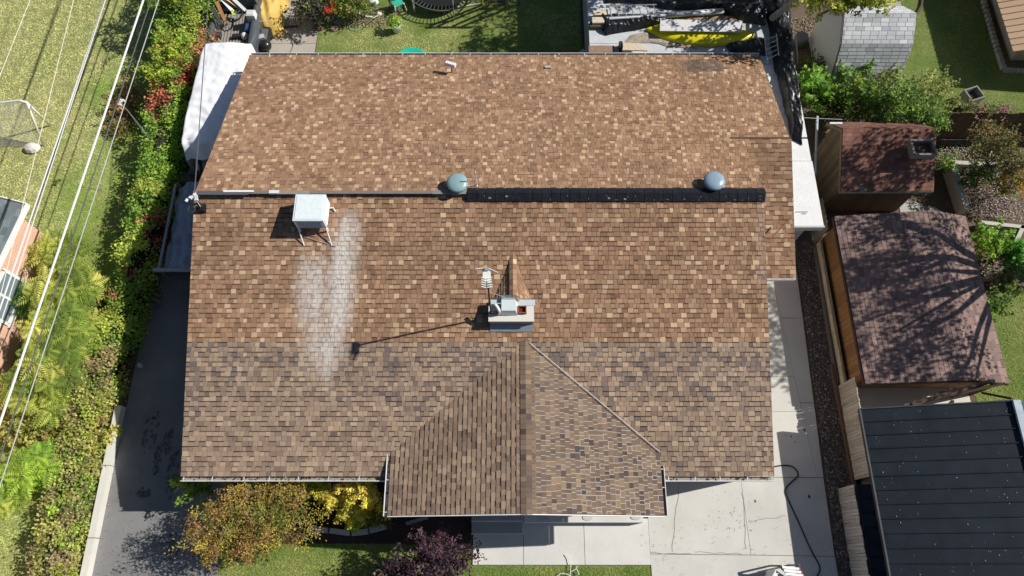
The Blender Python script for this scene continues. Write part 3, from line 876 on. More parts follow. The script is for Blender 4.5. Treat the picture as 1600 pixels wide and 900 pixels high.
# lifeguard-red and white slatted bench top at the bottom edge
SB = thing('slatted_bench', P(1232, 898, 0), 'red and white slatted bench cut off by the bottom edge', 'bench')
for i in range(7):
    a = P(1222 + i * 2.6, 886 + i * 5.2, .95); d = P(1249 + i * 3, 889 + i * 5.2, .95) - a
    b = MB(); b.box(((a + d * .5).x, (a + d * .5).y, .95), (d.length, .07, .03), rz=math.atan2(d.y, d.x), col=(.80, .80, .80)); b.build('slat', PAINT, SB)
    b = MB(); e = a + d * 1.02; b.box((e.x, e.y, .95), (.035, .075, .032), rz=math.atan2(d.y, d.x), col=(.45, .05, .06)); b.build('slat_tip', PAINT, SB)
a, c = P(1218, 884, .9), P(1240, 906, .9)
b = MB(); b.tube([a, c], .04, 6, (.10, .10, .10)); b.build('rail', PAINT, SB)
b = MB(); b.tube([a + Vector((.05, .02, .02)), c + Vector((.05, .02, .02))], .03, 6, (.55, .54, .5)); b.build('rail', PAINT, SB)
for q in (a, c, c + Vector((.7, .05, 0)), a + Vector((.6, .02, 0))):
    b = MB(); b.box((q.x, q.y, .45), (.05, .05, .9), col=(.12, .1, .1)); b.build('leg', PAINT, SB)
b = MB(); b.box((P(1213, 898, .5).x, P(1213, 898, .5).y - .15, .45), (.5, .35, .7), rz=-.6, col=(.75, .74, .72)); b.build('side_panel', PAINT, SB)

# ------------------------------------------------------------------ flat-roofed outbuilding and breezeway behind
FBD = thing('flat_outbuilding', (6.5, 17.5, 0), 'flat pale-roofed outbuilding and breezeway behind the house, roof piled with gear', 'building')
b = MB(); b.bx(3.0, 10.1, 17.35, 28, 0, 2.28, (.40, .38, .36)); b.bx(8.95, 10.2, 11.0, 17.36, 0, 2.28, (.36, .37, .38)); b.build('wall', STUCCO, FBD)
ROLL = mat('roll_roofing', (.52, .53, .54), .9, noise=(2.2, .13), noise2=(45, .2), bump=(40, .3, .02))
ROLL2 = mat('white_roof_coating', (.74, .74, .73), .8, noise=(1.6, .08), noise2=(32, .10), bump=(22, .5, .03))
for i, (y0, y1) in enumerate(((17.2, 18.15), (18.16, 19.1), (19.11, 20.05), (20.06, 24), (24.01, 28.2))):
    b = MB(); b.bx(2.88, 10.22, y0, y1, 2.28, 2.40 + .004 * (i % 2), (.5, .5, .5)); b.build('roofing_sheet', ROLL, FBD)
for i, (y0, y1) in enumerate(((10.62, 13.1), (13.11, 15.4), (15.41, 17.19))):
    b = MB(); b.bx(8.6, 10.36 - .03 * i, y0, y1, 2.28, 2.40 + .004 * (i % 2), (.5, .5, .5)); b.build('roofing_sheet', ROLL2, FBD)
b = MB(); b.bx(8.62, 10.38, 10.55, 10.615, 2.18, 2.415, (.45, .46, .47)); b.build('fascia', PAINT, FBD)
b = MB(); b.bx(9.7, 9.83, 11.05, 11.07, 2.405, 2.43, (.3, .3, .3)); b.bx(9.5, 9.9, 11.12, 11.14, 2.405, 2.43, (.4, .4, .4)); b.build('seam_strip', PAINT, FBD)

def crumple(name, pts_uv, z, m, label, cat, h=.25, nu=40, nv=14, seed=1, group=None, col=(.02, .02, .02)):
    """crumpled sheet laid over the roof between two edge lines (photo sight lines at height z)"""
    up, lo = pts_uv
    def along(line, t):
        t = t * (len(line) - 1); i = np.minimum(t.astype(int), len(line) - 2); f = t - i
        L = np.array([tuple(P(u, v, z)) for u, v in line])
        return L[i] * (1 - f)[:, None] + L[i + 1] * f[:, None]
    def fn(u, v):
        A, B = along(up, u), along(lo, u)
        p = A * (1 - v)[:, None] + B * v[:, None]
        ed = np.minimum(1, np.minimum(np.minimum(v, 1 - v) * 5, np.minimum(u, 1 - u) * 14))
        hh = h * ed * (.35 + .8 * fbm(p[:, 0] * 1.6, p[:, 1] * 2.2, seed)) + ed * .16 * h * np.abs(np.sin(p[:, 0] * 17 + 7 * fbm(p[:, 0] * 3, p[:, 1] * 3, seed + 4) + p[:, 1] * 9))
        jx = (fbm(p[:, 0] * 3, p[:, 1] * 3, seed + 9) - .5) * .12
        return p[:, 0] + jx, p[:, 1] + jx * .7, p[:, 2] + hh + .012
    b = MB(); b.grid(fn, nu, nv, col)
    o = b.build(name, m, smooth=True)
    return tag(o, label, cat, group)

crumple('black_tarp', ([(928, 22), (960, 24), (1000, 27), (1033, 30)], [(946, 56), (965, 52), (1000, 46), (1034, 40)]), 2.42, PLASTIC, 'crumpled black tarp below the aluminium ladder on the flat roof', 'tarp', .34, 60, 24, 3)
crumple('black_tarp', ([(940, -8), (985, -4), (1050, -6), (1195, -4)], [(945, 5), (985, 4), (1045, 16), (1150, 14)]), 2.42, PLASTIC, 'crumpled black tarp along the top edge above the ladder', 'tarp', .25, 70, 16, 7)
crumple('black_tarp', ([(1125, 10), (1150, 12), (1180, 14), (1196, 20)], [(1120, 18), (1150, 34), (1180, 38), (1196, 40)]), 2.42, PLASTIC, 'crumpled black tarp between the pipe and the big tree limb', 'tarp', .4, 40, 20, 12)
crumple('black_tarp', ([(1130, 66), (1150, 62), (1180, 58), (1195, 60)], [(1140, 82), (1160, 84), (1180, 86), (1200, 88)]), 2.42, PLASTIC, 'low black tarp below the right tip of the canoe', 'tarp', .15, 40, 14, 15)
crumple('black_tarp', ([(1190, -8), (1200, 40), (1208, 100), (1222, 160), (1236, 215)], [(1236, -8), (1236, 40), (1242, 100), (1250, 170), (1254, 228)]), 2.42, PLASTIC, 'long black plastic roll running down the white breezeway roof', 'tarp', .42, 90, 20, 21)

# aluminium ladder lying along the flat roof
def ladder(name, a0, a1, b0, b1, n, label, m=ALU, r=.03):
    """rails a0-a1 and b0-b1, n rungs"""
    a0, a1, b0, b1 = map(Vector, (a0, a1, b0, b1))
    t = thing(name, ((a0 + b1) / 2).to_tuple(), label, 'ladder')
    for q0, q1 in ((a0, a1), (b0, b1)):
        b = MB(); d = q1 - q0
        b.tube([q0, q1], r, 4, (.6, .6, .6)); b.build('rail', m, t)
    for i in range(n):
        f = (i + .5) / n
        b = MB(); b.tube([a0.lerp(a1, f), b0.lerp(b1, f)], r * .75, 6, (.6, .6, .6)); b.build('rung', m, t)
    return t
ladder('extension_ladder', P(946, 9, 2.78), P(1026, 7, 2.80), P(950, 27, 2.76), P(1031, 22, 2.78), 7, 'bright aluminium extension ladder lying over black tarp on the flat roof')
ladder('roof_ladder', P(1195, 58, 2.95), P(1199, 97, 2.90), P(1213, 53, 2.98), P(1217, 87, 2.92), 5, 'short grey ladder lying on the long black plastic roll', r=.02)
b = MB(); b.tube([P(952, 29, 2.72), P(1040, 24, 2.74)], .05, 8, (.72, .72, .71)); tag(b.build('white_pole', PAINT), 'long white pole lying just below the aluminium ladder', 'pole')
b = MB(); b.tube([P(1030, 25, 2.66), P(1130, 17, 2.66)], [.09, .11], 14, (.42, .44, .46)); tag(b.build('grey_pipe', GLOSS, smooth=True), 'thick grey pipe lying above the yellow canoe', 'pipe')
b = MB(); a, c = P(1040, 30, 2.5), P(1150, 28, 2.5); b.box(((a + c) / 2), ((c - a).length, .2, .08), col=(.30, .20, .12)); tag(b.build('plank', WOODB), 'brown plank under the thick grey pipe', 'plank')
for i, (u, v, w_, lab) in enumerate(((938, 21, .55, 'upper pale lumber end by the left edge of the flat roof'), (938, 33, .62, 'lower pale lumber end by the left edge of the flat roof'))):
    q = P(u, v, 2.62); b = MB(); b.box(q, (w_, .26, .14), rz=.03, col=(.62, .52, .40)); tag(b.build('lumber', WOODB), lab, 'lumber')
q = P(936, 40, 2.5); b = MB(); b.box(q, (.7, .22, .16), col=(.13, .10, .08)); tag(b.build('lumber', WOODB), 'dark lumber block lying below the pale lumber ends', 'lumber')
q = P(940, 77, 2.42); b = MB(); b.box((q.x, q.y, 2.425), (.95, .30, .04), col=(.30, .19, .13)); tag(b.build('rusty_sheet', WOODB), 'rust-brown flat sheet at the corner of the flat roof by the gutter', 'sheet')
BRD = MB(); BRD.poly([P(973, 78, 2.72), P(1012, 79, 2.72), P(1001, 68, 2.72), P(974, 66, 2.72)], .05, (.60, .48, .36))
tag(BRD.build('cut_board', WOODB), 'pale brown cut-off board propped beside the rear gutter', 'board')
b = MB(); b.box((P(972, 72, 2.55).x - .05, P(972, 72, 2.55).y, 2.53), (.12, .28, .25), col=(.04, .035, .03)); tag(b.build('support_block', WOODB), 'small dark block holding up the cut-off board', 'block')
crumple('leaf_drift', ([(985, 55), (1010, 50), (1050, 64), (1090, 70)], [(975, 68), (1015, 66), (1050, 74), (1090, 76)]), 2.41, mat('dry_debris', (.40, .33, .25), .95, noise=(12, .4), bump=(30, .8)), 'drift of pale dry debris below the canoe', 'debris', .05, 40, 14, 31)

# yellow canoe, hull up, with a pale board on it
CN = thing('canoe', P(1095, 50, 2.41), 'upturned yellow canoe on the flat roof', 'canoe')
ca, cb_ = P(1011, 41, 2.62), P(1181, 50, 2.62)
ax = (cb_ - ca); LN = ax.length; ax = ax.normalized(); sd = Vector((-ax.y, ax.x, 0))
def hull(u, v):
    x = u * LN; t = 2 * u - 1
    wd = .46 * np.maximum(0, 1 - np.abs(t) ** 2.6) ** .75 * np.where(u > .88, .95, 1) + .012
    a = (v - .5) * np.pi
    yy = np.sin(a) * wd
    zz = np.cos(a) ** .7 * (.08 + .16 * np.maximum(0, 1 - np.abs(t) ** 3)) * (1)
    bend = -.16 * (1 - t * t)
    return ca.x + ax.x * x + sd.x * (yy + bend), ca.y + ax.y * x + sd.y * (yy + bend), 2.44 + zz
b = MB(); b.grid(hull, 48, 16, (.72, .62, .012)); b.build('hull', GLOSS, CN, smooth=True)
b = MB(); b.tube([Vector((ca.x + ax.x * LN * u - sd.x * .16 * (1 - (2 * u - 1) ** 2), ca.y + ax.y * LN * u - sd.y * .16 * (1 - (2 * u - 1) ** 2), 2.70 + .0 * u)) for u in np.linspace(.06, .94, 14)], .012, 5, (.6, .5, .01)); b.build('keel', GLOSS, CN)
b = MB(); b.poly([P(1031, 48, 2.80), P(1159, 50, 2.80), P(1160, 32, 2.80), P(1032, 30, 2.80)], .03, (.62, .60, .60))
tag(b.build('foam_board', PAINT), 'long pale board lying on top of the yellow canoe', 'board')

# ------------------------------------------------------------------ truck, covered boat, gear at top left
TK = thing('pickup_truck', (-11.05, 20.5, 0), 'dark grey pickup truck with a loaded open bed at the top left', 'truck')
tc = (.075, .085, .095)
x0, x1, y0, y1 = -12.05, -10.15, 18.95, 21.1
b = MB(); b.bx(x0 + .25, x1 - .25, y0, y1, .70, .76, (.22, .20, .18)); b.build('bed_floor', PAINT, TK)
for i in range(10):
    b = MB(); x = x0 + .38 + i * .125; b.bx(x, x + .06, y0 + .02, y1 - .02, .761, .785, (.33, .30, .26)); b.build('bed_rib', PAINT, TK)
for sx, xs in ((-1, x0), (1, x1)):
    b = MB()
    prof = [(0.0, .55), (0.0, 1.02), (.03, 1.18), (.10, 1.25), (.20, 1.25), (.24, 1.18), (.24, .76)]
    V = []; ys = np.linspace(y0, y1, 13)
    for y in ys:
        f = math.exp(-((y - 19.75) / .42) ** 2) * .10
        for k, (dx, z) in enumerate(prof):
            out = f if k < 3 else 0
            V.append((xs - sx * dx + sx * out, y, z))
    n_ = len(prof)
    Fq = [(i * n_ + j, (i + 1) * n_ + j, (i + 1) * n_ + j + 1, i * n_ + j + 1) for i in range(12) for j in range(n_ - 1)]
    if sx > 0: Fq = [q[::-1] for q in Fq]
    b.add(V, Fq, tc); b.build('bed_side', GLOSS, TK, smooth=True)
    for wy in (19.75, 23.4):
        rot = Matrix.Rotation(R(90), 3, 'Y')
        ty = MB(); ty.lathe((xs - sx * .10, wy, .38), [(.24, -.13), (.36, -.13), (.385, -.08), (.385, .08), (.36, .13), (.24, .13)], 28, (.02, .02, .02), rot=rot)
        two = ty.build('tyre', DARK, TK, smooth=True)
        rm = MB(); rm.lathe((xs - sx * .06, wy, .38), [(.235, -.10), (.235, .085), (.20, .075), (.06, .05), (.05, .09)], 24, (.22, .23, .24), rot=rot); rm.build('rim', GLOSS, two)
        for k in range(6):
            sp = MB(); a_ = k * 1.047; sp.box((xs + sx * .045, wy + .12 * math.cos(a_), .38 + .12 * math.sin(a_)), (.03, .17, .045), rx=a_, col=(.55, .56, .57)); sp.build('spoke', GLOSS, two)
b = MB(); b.bx(x0 + .04, x1 - .04, y0 - .08, y0, .60, 1.2, (.36, .38, .38)); b.build('tailgate', GLOSS, TK)
b = MB(); b.bx(x0 + .0, x1 - .0, y0 - .22, y0 - .09, .48, .62, (.30, .31, .32)); b.build('bumper', GLOSS, TK)
b = MB(); b.bx(x0 + .06, x1 - .06, y1 + .02, 23.0, .5, 1.15, tc); b.bx(x0 + .06, x1 - .06, 23.0, 24.4, .5, 1.12, tc); b.box(((x0 + x1) / 2, 22.05, 1.45), (1.75, 1.85, .62), col=tc, taper=.86); b.build('cab', GLOSS, TK)
b = MB(); b.box(((x0 + x1) / 2, y1 + .14, 1.45), (1.3, .03, .36), rx=-.2, col=(.03, .035, .04)); b.build('rear_window', GLOSS, TK)
# load in the bed
WB = thing('bicycle_wheel', P(366, 22, 1.0), 'black bicycle wheel lying in the truck bed', 'wheel')
c0 = P(366, 22, 1.25)
b = MB(); t_ = np.linspace(0, 2 * np.pi, 25); b.tube([(c0.x + .33 * math.cos(a), c0.y + .33 * math.sin(a), 1.2 + .08 * math.cos(a)) for a in t_], .032, 8, (.02, .02, .02)); b.build('tyre', DARK, WB)
for k in range(9):
    a = k * .698; b = MB(); b.tube([(c0.x, c0.y, 1.2), (c0.x + .31 * math.cos(a), c0.y + .31 * math.sin(a), 1.2 + .08 * math.cos(a))], .006, 4, (.5, .5, .5)); b.build('spoke', PAINT, WB)
b = MB(); b.lathe((c0.x, c0.y, 1.17), [(.03, 0), (.03, .08)], 8, (.4, .4, .4)); b.build('hub', PAINT, WB)
def small(name, u, v, z, d, col, label, cat, rz=0, m=PAINT, taper=1.0):
    q = P(u, v, z); b = MB(); b.box((q.x, q.y, z - d[2] / 2), d, rz=rz, col=col, taper=taper)
    b.box((q.x, q.y, z + .012), (d[0] * taper * .8, d[1] * taper * .8, .024), rz=rz, col=tuple(x * .85 for x in col))
    return tag(b.build(name, m), label, cat)
small('blue_box', 388, 41, 1.1, (.28, .36, .3), (.04, .09, .22), 'navy blue plastic box in the truck bed', 'box')
b = MB(); q = P(381, 53, .98); b.lathe((q.x, q.y, .80), [(.15, 0), (.16, .06), (.13, .15), (.07, .20), (.01, .21)], 16, (.75, .74, .70)); tag(b.build('white_helmet', GLOSS, smooth=True), 'round white helmet lying in the truck bed by the tailgate', 'helmet')
small('black_bag', 372, 55, .92, (.5, .18, .14), (.03, .03, .035), 'black cloth bag beside the white helmet', 'bag', .1)
small('black_case', 340, 53, .95, (.22, .26, .16), (.06, .06, .065), 'dark grey case on the left of the truck bed floor', 'case')
for k, (ua, va, ub, vb, c, lab) in enumerate(((338, 2, 352, 32, (.42, .2, .08), 'orange brown board leaning over the truck bed'), (343, -6, 365, 18, (.72, .74, .76), 'white board leaning over the truck bed'), (350, -6, 378, 14, (.62, .36, .14), 'tan surfboard-like board leaning over the truck bed'), (358, -8, 384, 16, (.45, .5, .5), 'grey green board leaning over the truck bed'), (330, 10, 347, 38, (.05, .05, .055), 'black board standing at the left of the truck bed'))):
    a, c_2 = P(ua, va, 1.75), P(ub, vb, 1.22)
    d = c_2 - a; b = MB(); s_ = Vector((-d.y, d.x, 0)).normalized() * .075
    b.poly([a - s_, c_2 - s_, c_2 + s_ * .7, a + s_], .03, c); tag(b.build('leaning_board', PAINT), lab, 'board')
small('white_bin', 391, 20, 1.45, (.34, .3, .4), (.72, .71, .68), 'white plastic bin at the front right of the truck bed', 'bin')
b = MB(); q = P(362, 20, 1.32)
b.box((q.x + .05, q.y, 1.33), (.1, .3, .04), rz=.4, col=(.5, .62, .12)); tag(b.build('lime_strap', PAINT), 'lime green strap inside the bicycle wheel', 'strap')
# motorcycle beside the truck
MC = thing('motor_scooter', P(412, 62, .3), 'small black scooter with luggage beside the truck', 'scooter')
mq = P(413, 55, .8)
b = MB(); b.box((mq.x, mq.y + .1, .62), (.26, 1.0, .3), col=(.03, .03, .03), taper=.7); b.build('body', GLOSS, MC)
b = MB(); b.box((mq.x, mq.y + .0, .84), (.24, .6, .09), col=(.12, .12, .12), taper=.85); b.build('seat', PAINT, MC)
b = MB(); b.tube([(mq.x - .28, mq.y + .52, 1.0), (mq.x, mq.y + .48, 1.03), (mq.x + .28, mq.y + .52, 1.0)], .02, 6, (.5, .5, .5)); b.build('handlebar', PAINT, MC)
for dy in (-.55, .6):
    b = MB(); b.lathe((mq.x, mq.y + dy, .26), [(.13, -.06), (.24, -.06), (.26, -.02), (.26, .02), (.24, .06), (.13, .06)], 22, (.02, .02, .02), rot=Matrix.Rotation(R(90), 3, 'Y')); b.build('wheel', DARK, MC, smooth=True)
b = MB(); b.lathe((mq.x + .07, mq.y - .45, .62), [(.22, 0), (.25, .1), (.22, .22), (.12, .3), (.01, .32)], 18, (.02, .02, .02)); b.build('top_case', GLOSS, MC, smooth=True)
b = MB(); b.box((mq.x - .05, mq.y - .2, .92), (.22, .2, .12), rz=.3, col=(.45, .45, .44)); b.build('luggage', PAINT, MC)
# yellow tarp heap
b = MB()
def heap(u, v):
    x = (u - .5) * 1.15; y = (v - .5) * 2.1
    r = np.sqrt((x / .575) ** 2 + (y / 1.05) ** 2)
    z = .95 * np.clip(1.12 - r ** 4, 0, 1) ** .5 + .12 * (fbm(x * 3, y * 3, 44) - .5) + .04 * np.sin(x * 16 + y * 5)
    q = P(419, 14, .5)
    return q.x + x * (1 + .1 * (1 - z)), q.y + y, np.maximum(.02, z)
b.grid(heap, 26, 34, (.62, .42, .11)); tag(b.build('yellow_tarp', CLOTHM, smooth=True), 'yellow tarp draped over a heap beside the truck', 'tarp')

# boat on a trailer under a white tarp
BT = thing('covered_boat', (-10.8, 16, 0), 'boat on a trailer under a white tarp beside the rear roof edge', 'boat')
def tarp(u, v):
    y = 18.45 - v * 4.75
    t = (u - .5) * 2
    hw = .88 - .10 * np.maximum(0, v - .75) * 3
    top = 2.12 - .22 * np.maximum(0, v - .55) ** 1.3 - .25 * np.maximum(0, .12 - v) * 3
    ridge = .10 * (1 - np.abs(t))
    x = np.sign(t) * hw * np.minimum(1, np.abs(t) * 1.35)
    drop = np.maximum(0, np.abs(t) - .74) / .26
    wr = .022 * np.sin(y * 15 + 6 * t + 8 * fbm(t * 2, y * 1.5, 61)) * (.35 + drop + np.maximum(0, v - .5) * 1.6)
    wr2 = .10 * (fbm(t * 2.5, y * 1.6, 71) - .5) * (1 + 1.2 * np.maximum(0, v - .6))
    z = top + ridge - 1.0 * drop ** 1.2 + wr + wr2 - .55 * np.maximum(0, v - .93) / .07
    x = x * (1 + .04 * drop) + wr * .8
    cx = -10.72 - .18 * v
    return cx + x, y + .05 * np.sin(t * 9) * (v > .9), z
b = MB(); b.grid(tarp, 50, 96, (.80, .81, .83)); b.build('tarp_cover', CLOTHM, BT, smooth=True)
def bhull(u, v):
    y = 18.3 - u * 5.2
    wd = .86 * np.maximum(0.02, 1 - np.maximum(0, u - .45) ** 2 * 2.2)
    a = (v - .5) * np.pi
    return -10.82 + np.sin(a) * wd, y, .95 - np.cos(a) * .55 + .25 * np.maximum(0, u - .5)
b = MB(); b.grid(bhull, 30, 18, (.72, .73, .74)); b.build('hull', GLOSS, BT, smooth=True)
b = MB(); b.tube([(-11.5, 13.6, .95), (-11.66, 14.3, 1.22), (-11.7, 15.0, 1.25), (-11.68, 15.6, 1.2)], .06, 8, (.78, .78, .78)); b.build('gunwale', GLOSS, BT)
for sx in (-1, 1):
    b = MB(); b.lathe((-10.82 + sx * .88, 16.9, .33), [(.16, -.09), (.30, -.09), (.33, -.04), (.33, .04), (.30, .09), (.16, .09)], 22, (.02, .02, .02), rot=Matrix.Rotation(R(90), 3, 'Y')); b.build('trailer_wheel', DARK, BT, smooth=True)
b = MB(); b.tube([(-10.8, 18, .42), (-10.8, 12.9, .42)], .05, 6, (.25, .25, .26)); b.tube([(-10.8, 13.0, .42), (-10.8, 13.0, 0)], .03, 6, (.25, .25, .26)); b.build('trailer_frame', PAINT, BT)
# bucket, crate and clutter behind the boat bow
q = P(306, 242, .9)
b = MB(); b.tube([(q.x - .2, q.y, .85), (q.x + .25, q.y - .02, .85)], .13, 16, (.62, .66, .68)); tag(b.build('white_bucket', PAINT, smooth=True), 'white bucket lying on its side behind the covered boat', 'bucket')
small('yellow_tool', 321, 240, .9, (.1, .22, .1), (.6, .45, .03), 'small yellow tool beside the white bucket', 'tool')
small('grey_crate', 308, 262, .7, (.55, .5, .5), (.16, .15, .14), 'dark grey crate against the house wall below the bucket', 'crate')
small('weathered_pallet', 290, 277, .5, (.6, .4, .12), (.18, .16, .14), 'weathered pallet at the top of the blue tarp', 'pallet')
small('support_table', 300, 249, .65, (.8, .2, .65), (.2, .2, .21), 'narrow dark workbench carrying the white bucket', 'bench')
# blue plastic lean-to along the wall
LT = thing('tarp_lean_to', (-9.9, 11, 0), 'lean-to of blue plastic sheeting against the shaded left wall', 'lean-to')
def lean(u, v):
    a = np.array(P(272, 284, 1.6)); bq = np.array(P(247, 421, 1.5))
    xl = a[0] + (bq[0] - a[0]) * v; y = a[1] + (bq[1] - a[1]) * v
    x = xl + u * (-9.02 - xl)
    z = 1.45 + .35 * u + .26 * (fbm(x * 3.5, y * 2.5, 81) - .5) + .05 * np.sin(x * 7 + y * 5 + 9 * fbm(x * 3, y * 2, 82)) - .3 * np.maximum(0, .12 - u) / .12
    return x, y, z
b = MB(); b.grid(lean, 40, 90, (.27, .31, .37)); b.build('sheet', CLOTHM, LT, smooth=True)
bq = P(247, 421, 1.5); aq = P(272, 284, 1.6)
b = MB(); b.box(((bq.x - 9.0) / 2, bq.y - .03, 1.52), (abs(bq.x + 9.0) + .3, .10, .10), col=(.36, .38, .40)); b.build('beam', WOODB, LT)
for q in (bq, aq):
    b = MB(); b.box((q.x + .06, q.y, .7), (.09, .09, 1.4), col=(.16, .13, .10)); b.build('post', WOODB, LT)
b = MB(); d = bq - aq; b.box(((aq.x + bq.x) / 2 - .02, (aq.y + bq.y) / 2, 1.42), (.07, d.length, .07), rz=-math.atan2(d.x, d.y), col=(.3, .33, .36)); b.build('beam', WOODB, LT)
b = MB(); b.poly([P(256, 424, .9), P(298, 424, .9), P(296, 452, .9), P(281, 457, .9)], .05, (.15, .14, .13)); tag(b.build('plywood_scrap', WOODB), 'dark plywood scrap below the end of the blue lean-to', 'plywood')
for (ua, va, ub, vb, lab) in ((222, 446, 250, 464, 'upper brown post lying between hedge and drive'), (234, 464, 252, 474, 'lower brown post lying between hedge and drive')):
    a, c = P(ua, va, .3), P(ub, vb, .3); d = c - a
    b = MB(); b.box(((a + c) / 2), (d.length, .10, .10), rz=math.atan2(d.y, d.x), col=(.22, .15, .10)); tag(b.build('timber_post', WOODB), lab, 'post')
small('wall_lantern', 217, 570, .3, (.07, .12, .2), (.6, .66, .7), 'small white stake light at the edge of the asphalt drive', 'light')

# ------------------------------------------------------------------ sheds on the right
def shed_pal(base, sp=.25):
    return [(base, 3), (tuple(x * (1 + sp) for x in base), 2), (tuple(x * (1 - sp) for x in base), 2)]

def shed_shingles(root, planes, pal, expo, wr, nsingle, gapc=.008, seq=None):
    """roof part with shingles: the first nsingle pieces are objects, the rest one mass"""
    dkm = MB()
    for (o, u, s_, L, S, _) in planes:
        o_, u_, ss, n_ = frame(o, u, s_)
        pts = plane_pts(o_, u_, ss, L, S)
        if (pts[1] - pts[0]).cross(pts[2] - pts[0]).z < 0: pts = pts[::-1]
        dkm.poly(pts, .06, (.05, .04, .035))
    dko = dkm.build('roof', mat('shed_roof_deck', (.035, .028, .026), .95), root)
    mb = MB(); left = nsingle
    fn = lambda pos, raised: (choose(pal), None)
    for (o, u, s_, L, S, vis) in planes:
        fr_, pcs = shingle_plane(o, u, s_, L, S, expo, wr, fn, mb, gap=gapc, t=(.010, .014), side=.006, singles=(lambda *a: True) if left > 0 and vis else None, tabmode=False)
        if pcs:
            rnd.shuffle(pcs) if len(pcs) > left else None
            take = pcs[:left]; rest = pcs[left:]
            single_shingles(fr_, take, dko, nmax=left); left -= len(take)
            o_, u_, ss, n_ = fr_
            for (pos, e0, e1, s0, s1, th, c, stf) in rest:
                v = [o_ + u_ * e0 + ss * s0 + n_ * .004, o_ + u_ * e1 + ss * s0 + n_ * .004, o_ + u_ * e1 + ss * s1 + n_ * th, o_ + u_ * e0 + ss * s1 + n_ * th]
                f = (0, 1, 2, 3) if u_.cross(ss).dot(n_) > 0 else (3, 2, 1, 0)
                mb.add(v, [f], c)
    if mb.n:
        mb.build('shingles', SHIN, dko, kind='stuff')
    return dko

# big brown shed, ridge running away from the street
S2 = thing('brown_shed', (13.1, 8, 0), 'large brown shed with tree shadows on its shingle roof', 'shed')
X0, X1, XM, Y0, Y1, ZE, ZM = 11.15, 15.70, 14.30, 5.45, 11.38, 1.62, 2.06
lw = math.hypot(XM - X0, ZM - ZE); rw = math.hypot(X1 - XM, ZM - ZE)
shed_shingles(S2, [((XM, Y0, ZM), (0, 1, 0), (X0 - XM, 0, ZE - ZM), Y1 - Y0, lw, True), ((XM, Y0, ZM), (0, 1, 0), (X1 - XM, 0, ZE - ZM), Y1 - Y0, rw, False)],
              [((.235, .158, .138), 3), ((.28, .19, .162), 2), ((.195, .137, .124), 2.5), ((.32, .22, .19), .8)], .15, (.20, .34), 300, .010)
WOODW = (.34, .185, .085)
b = MB(); b.bx(11.34, 15.4, 5.75, 11.2, 0, 1.55, (.2, .14, .09)); b.build('wall_core', WOODB, S2)
ny = 30
for i in range(ny):
    y0_ = 5.7 + 5.5 * i / ny
    b = MB(); b.bx(11.30, 11.335, y0_ + .004, y0_ + 5.5 / ny - .004, .02, 1.56, jit(WOODW, .18)); b.build('wall_board', WOODB, S2)
nx = 20
for i in range(nx):
    x_ = 11.33 + 4.05 * i / nx; xm_ = x_ + .1
    top = min(ZE + (xm_ - X0) * (ZM - ZE) / (XM - X0), ZE + (X1 - xm_) * (ZM - ZE) / (X1 - XM)) - .10
    b = MB(); b.bx(x_ + .004, x_ + .198, 5.71, 5.745, .02, top, jit((.27, .17, .10), .15)); b.build('wall_board', WOODB, S2)
b = MB(); b.bx(X0 - .02, X0 + .0, Y0, Y1, ZE - .16, ZE - .03, (.09, .06, .05)); b.build('fascia', WOODB, S2)
for (xa, xb, za, zb) in ((X0, XM, ZE, ZM), (XM, X1, ZM, ZE)):
    b = MB(); b.poly([(xa, Y0 - .015, za - .03), (xa, Y0 - .015, za - .18), (xb, Y0 - .015, zb - .18), (xb, Y0 - .015, zb - .03)], .03, (.10, .065, .05)); b.build('fascia', WOODB, S2)
b = MB(); b.tube([(15.45, 5.5, 0), (15.45, 5.5, 1.6)], .06, 4, (.10, .07, .05)); b.build('post', WOODB, S2)
b = MB(); b.tube([(13.6, 5.1, 1.2), (15.5, 5.45, 1.7)], .05, 4, (.12, .08, .06)); b.build('brace', WOODB, S2)
b = MB(); b.tube([(15.45, 5.4, .6), (15.75, 5.0, 1.5)], .05, 4, (.12, .08, .06)); b.build('brace', WOODB, S2)
TR = thing('pergola_beams', (13.3, 4.9, 0), 'row of dark pergola slats between the brown shed and the metal roof', 'pergola')
for i in range(6):
    a = P(1412 + i * 14, 633 - i * 5, 2.0); c = P(1455 + i * 12, 625 - i * 4, 2.0)
    b = MB(); d = c - a; b.box(((a + c) / 2), (d.length, .04, .07), rz=math.atan2(d.y, d.x), col=(.13, .09, .07)); b.build('slat', WOODB, TR)
a, c = P(1425, 632, 2.05), P(1553, 594, 2.3)
b = MB(); d = c - a; b.tube([a, c], .06, 4, (.14, .09, .07)); b.build('beam', WOODB, TR)
for q in (a, c):
    b = MB(); b.tube([(q.x, q.y, 0), (q.x, q.y, q.z)], .05, 4, (.12, .08, .06)); b.build('post', WOODB, TR)
b = MB(); t_ = np.linspace(0, 6.28, 30); q = P(1427, 354, 1.95)
b.tube([(q.x + .26 * math.cos(a), q.y + .24 * math.sin(a), 1.93 + .26 * math.cos(a) * .14 + .04) for a in t_], .008, 4, (.6, .58, .55)); tag(b.build('wire_hoop', PAINT), 'thin wire hoop lying on the big brown shed roof', 'hoop')

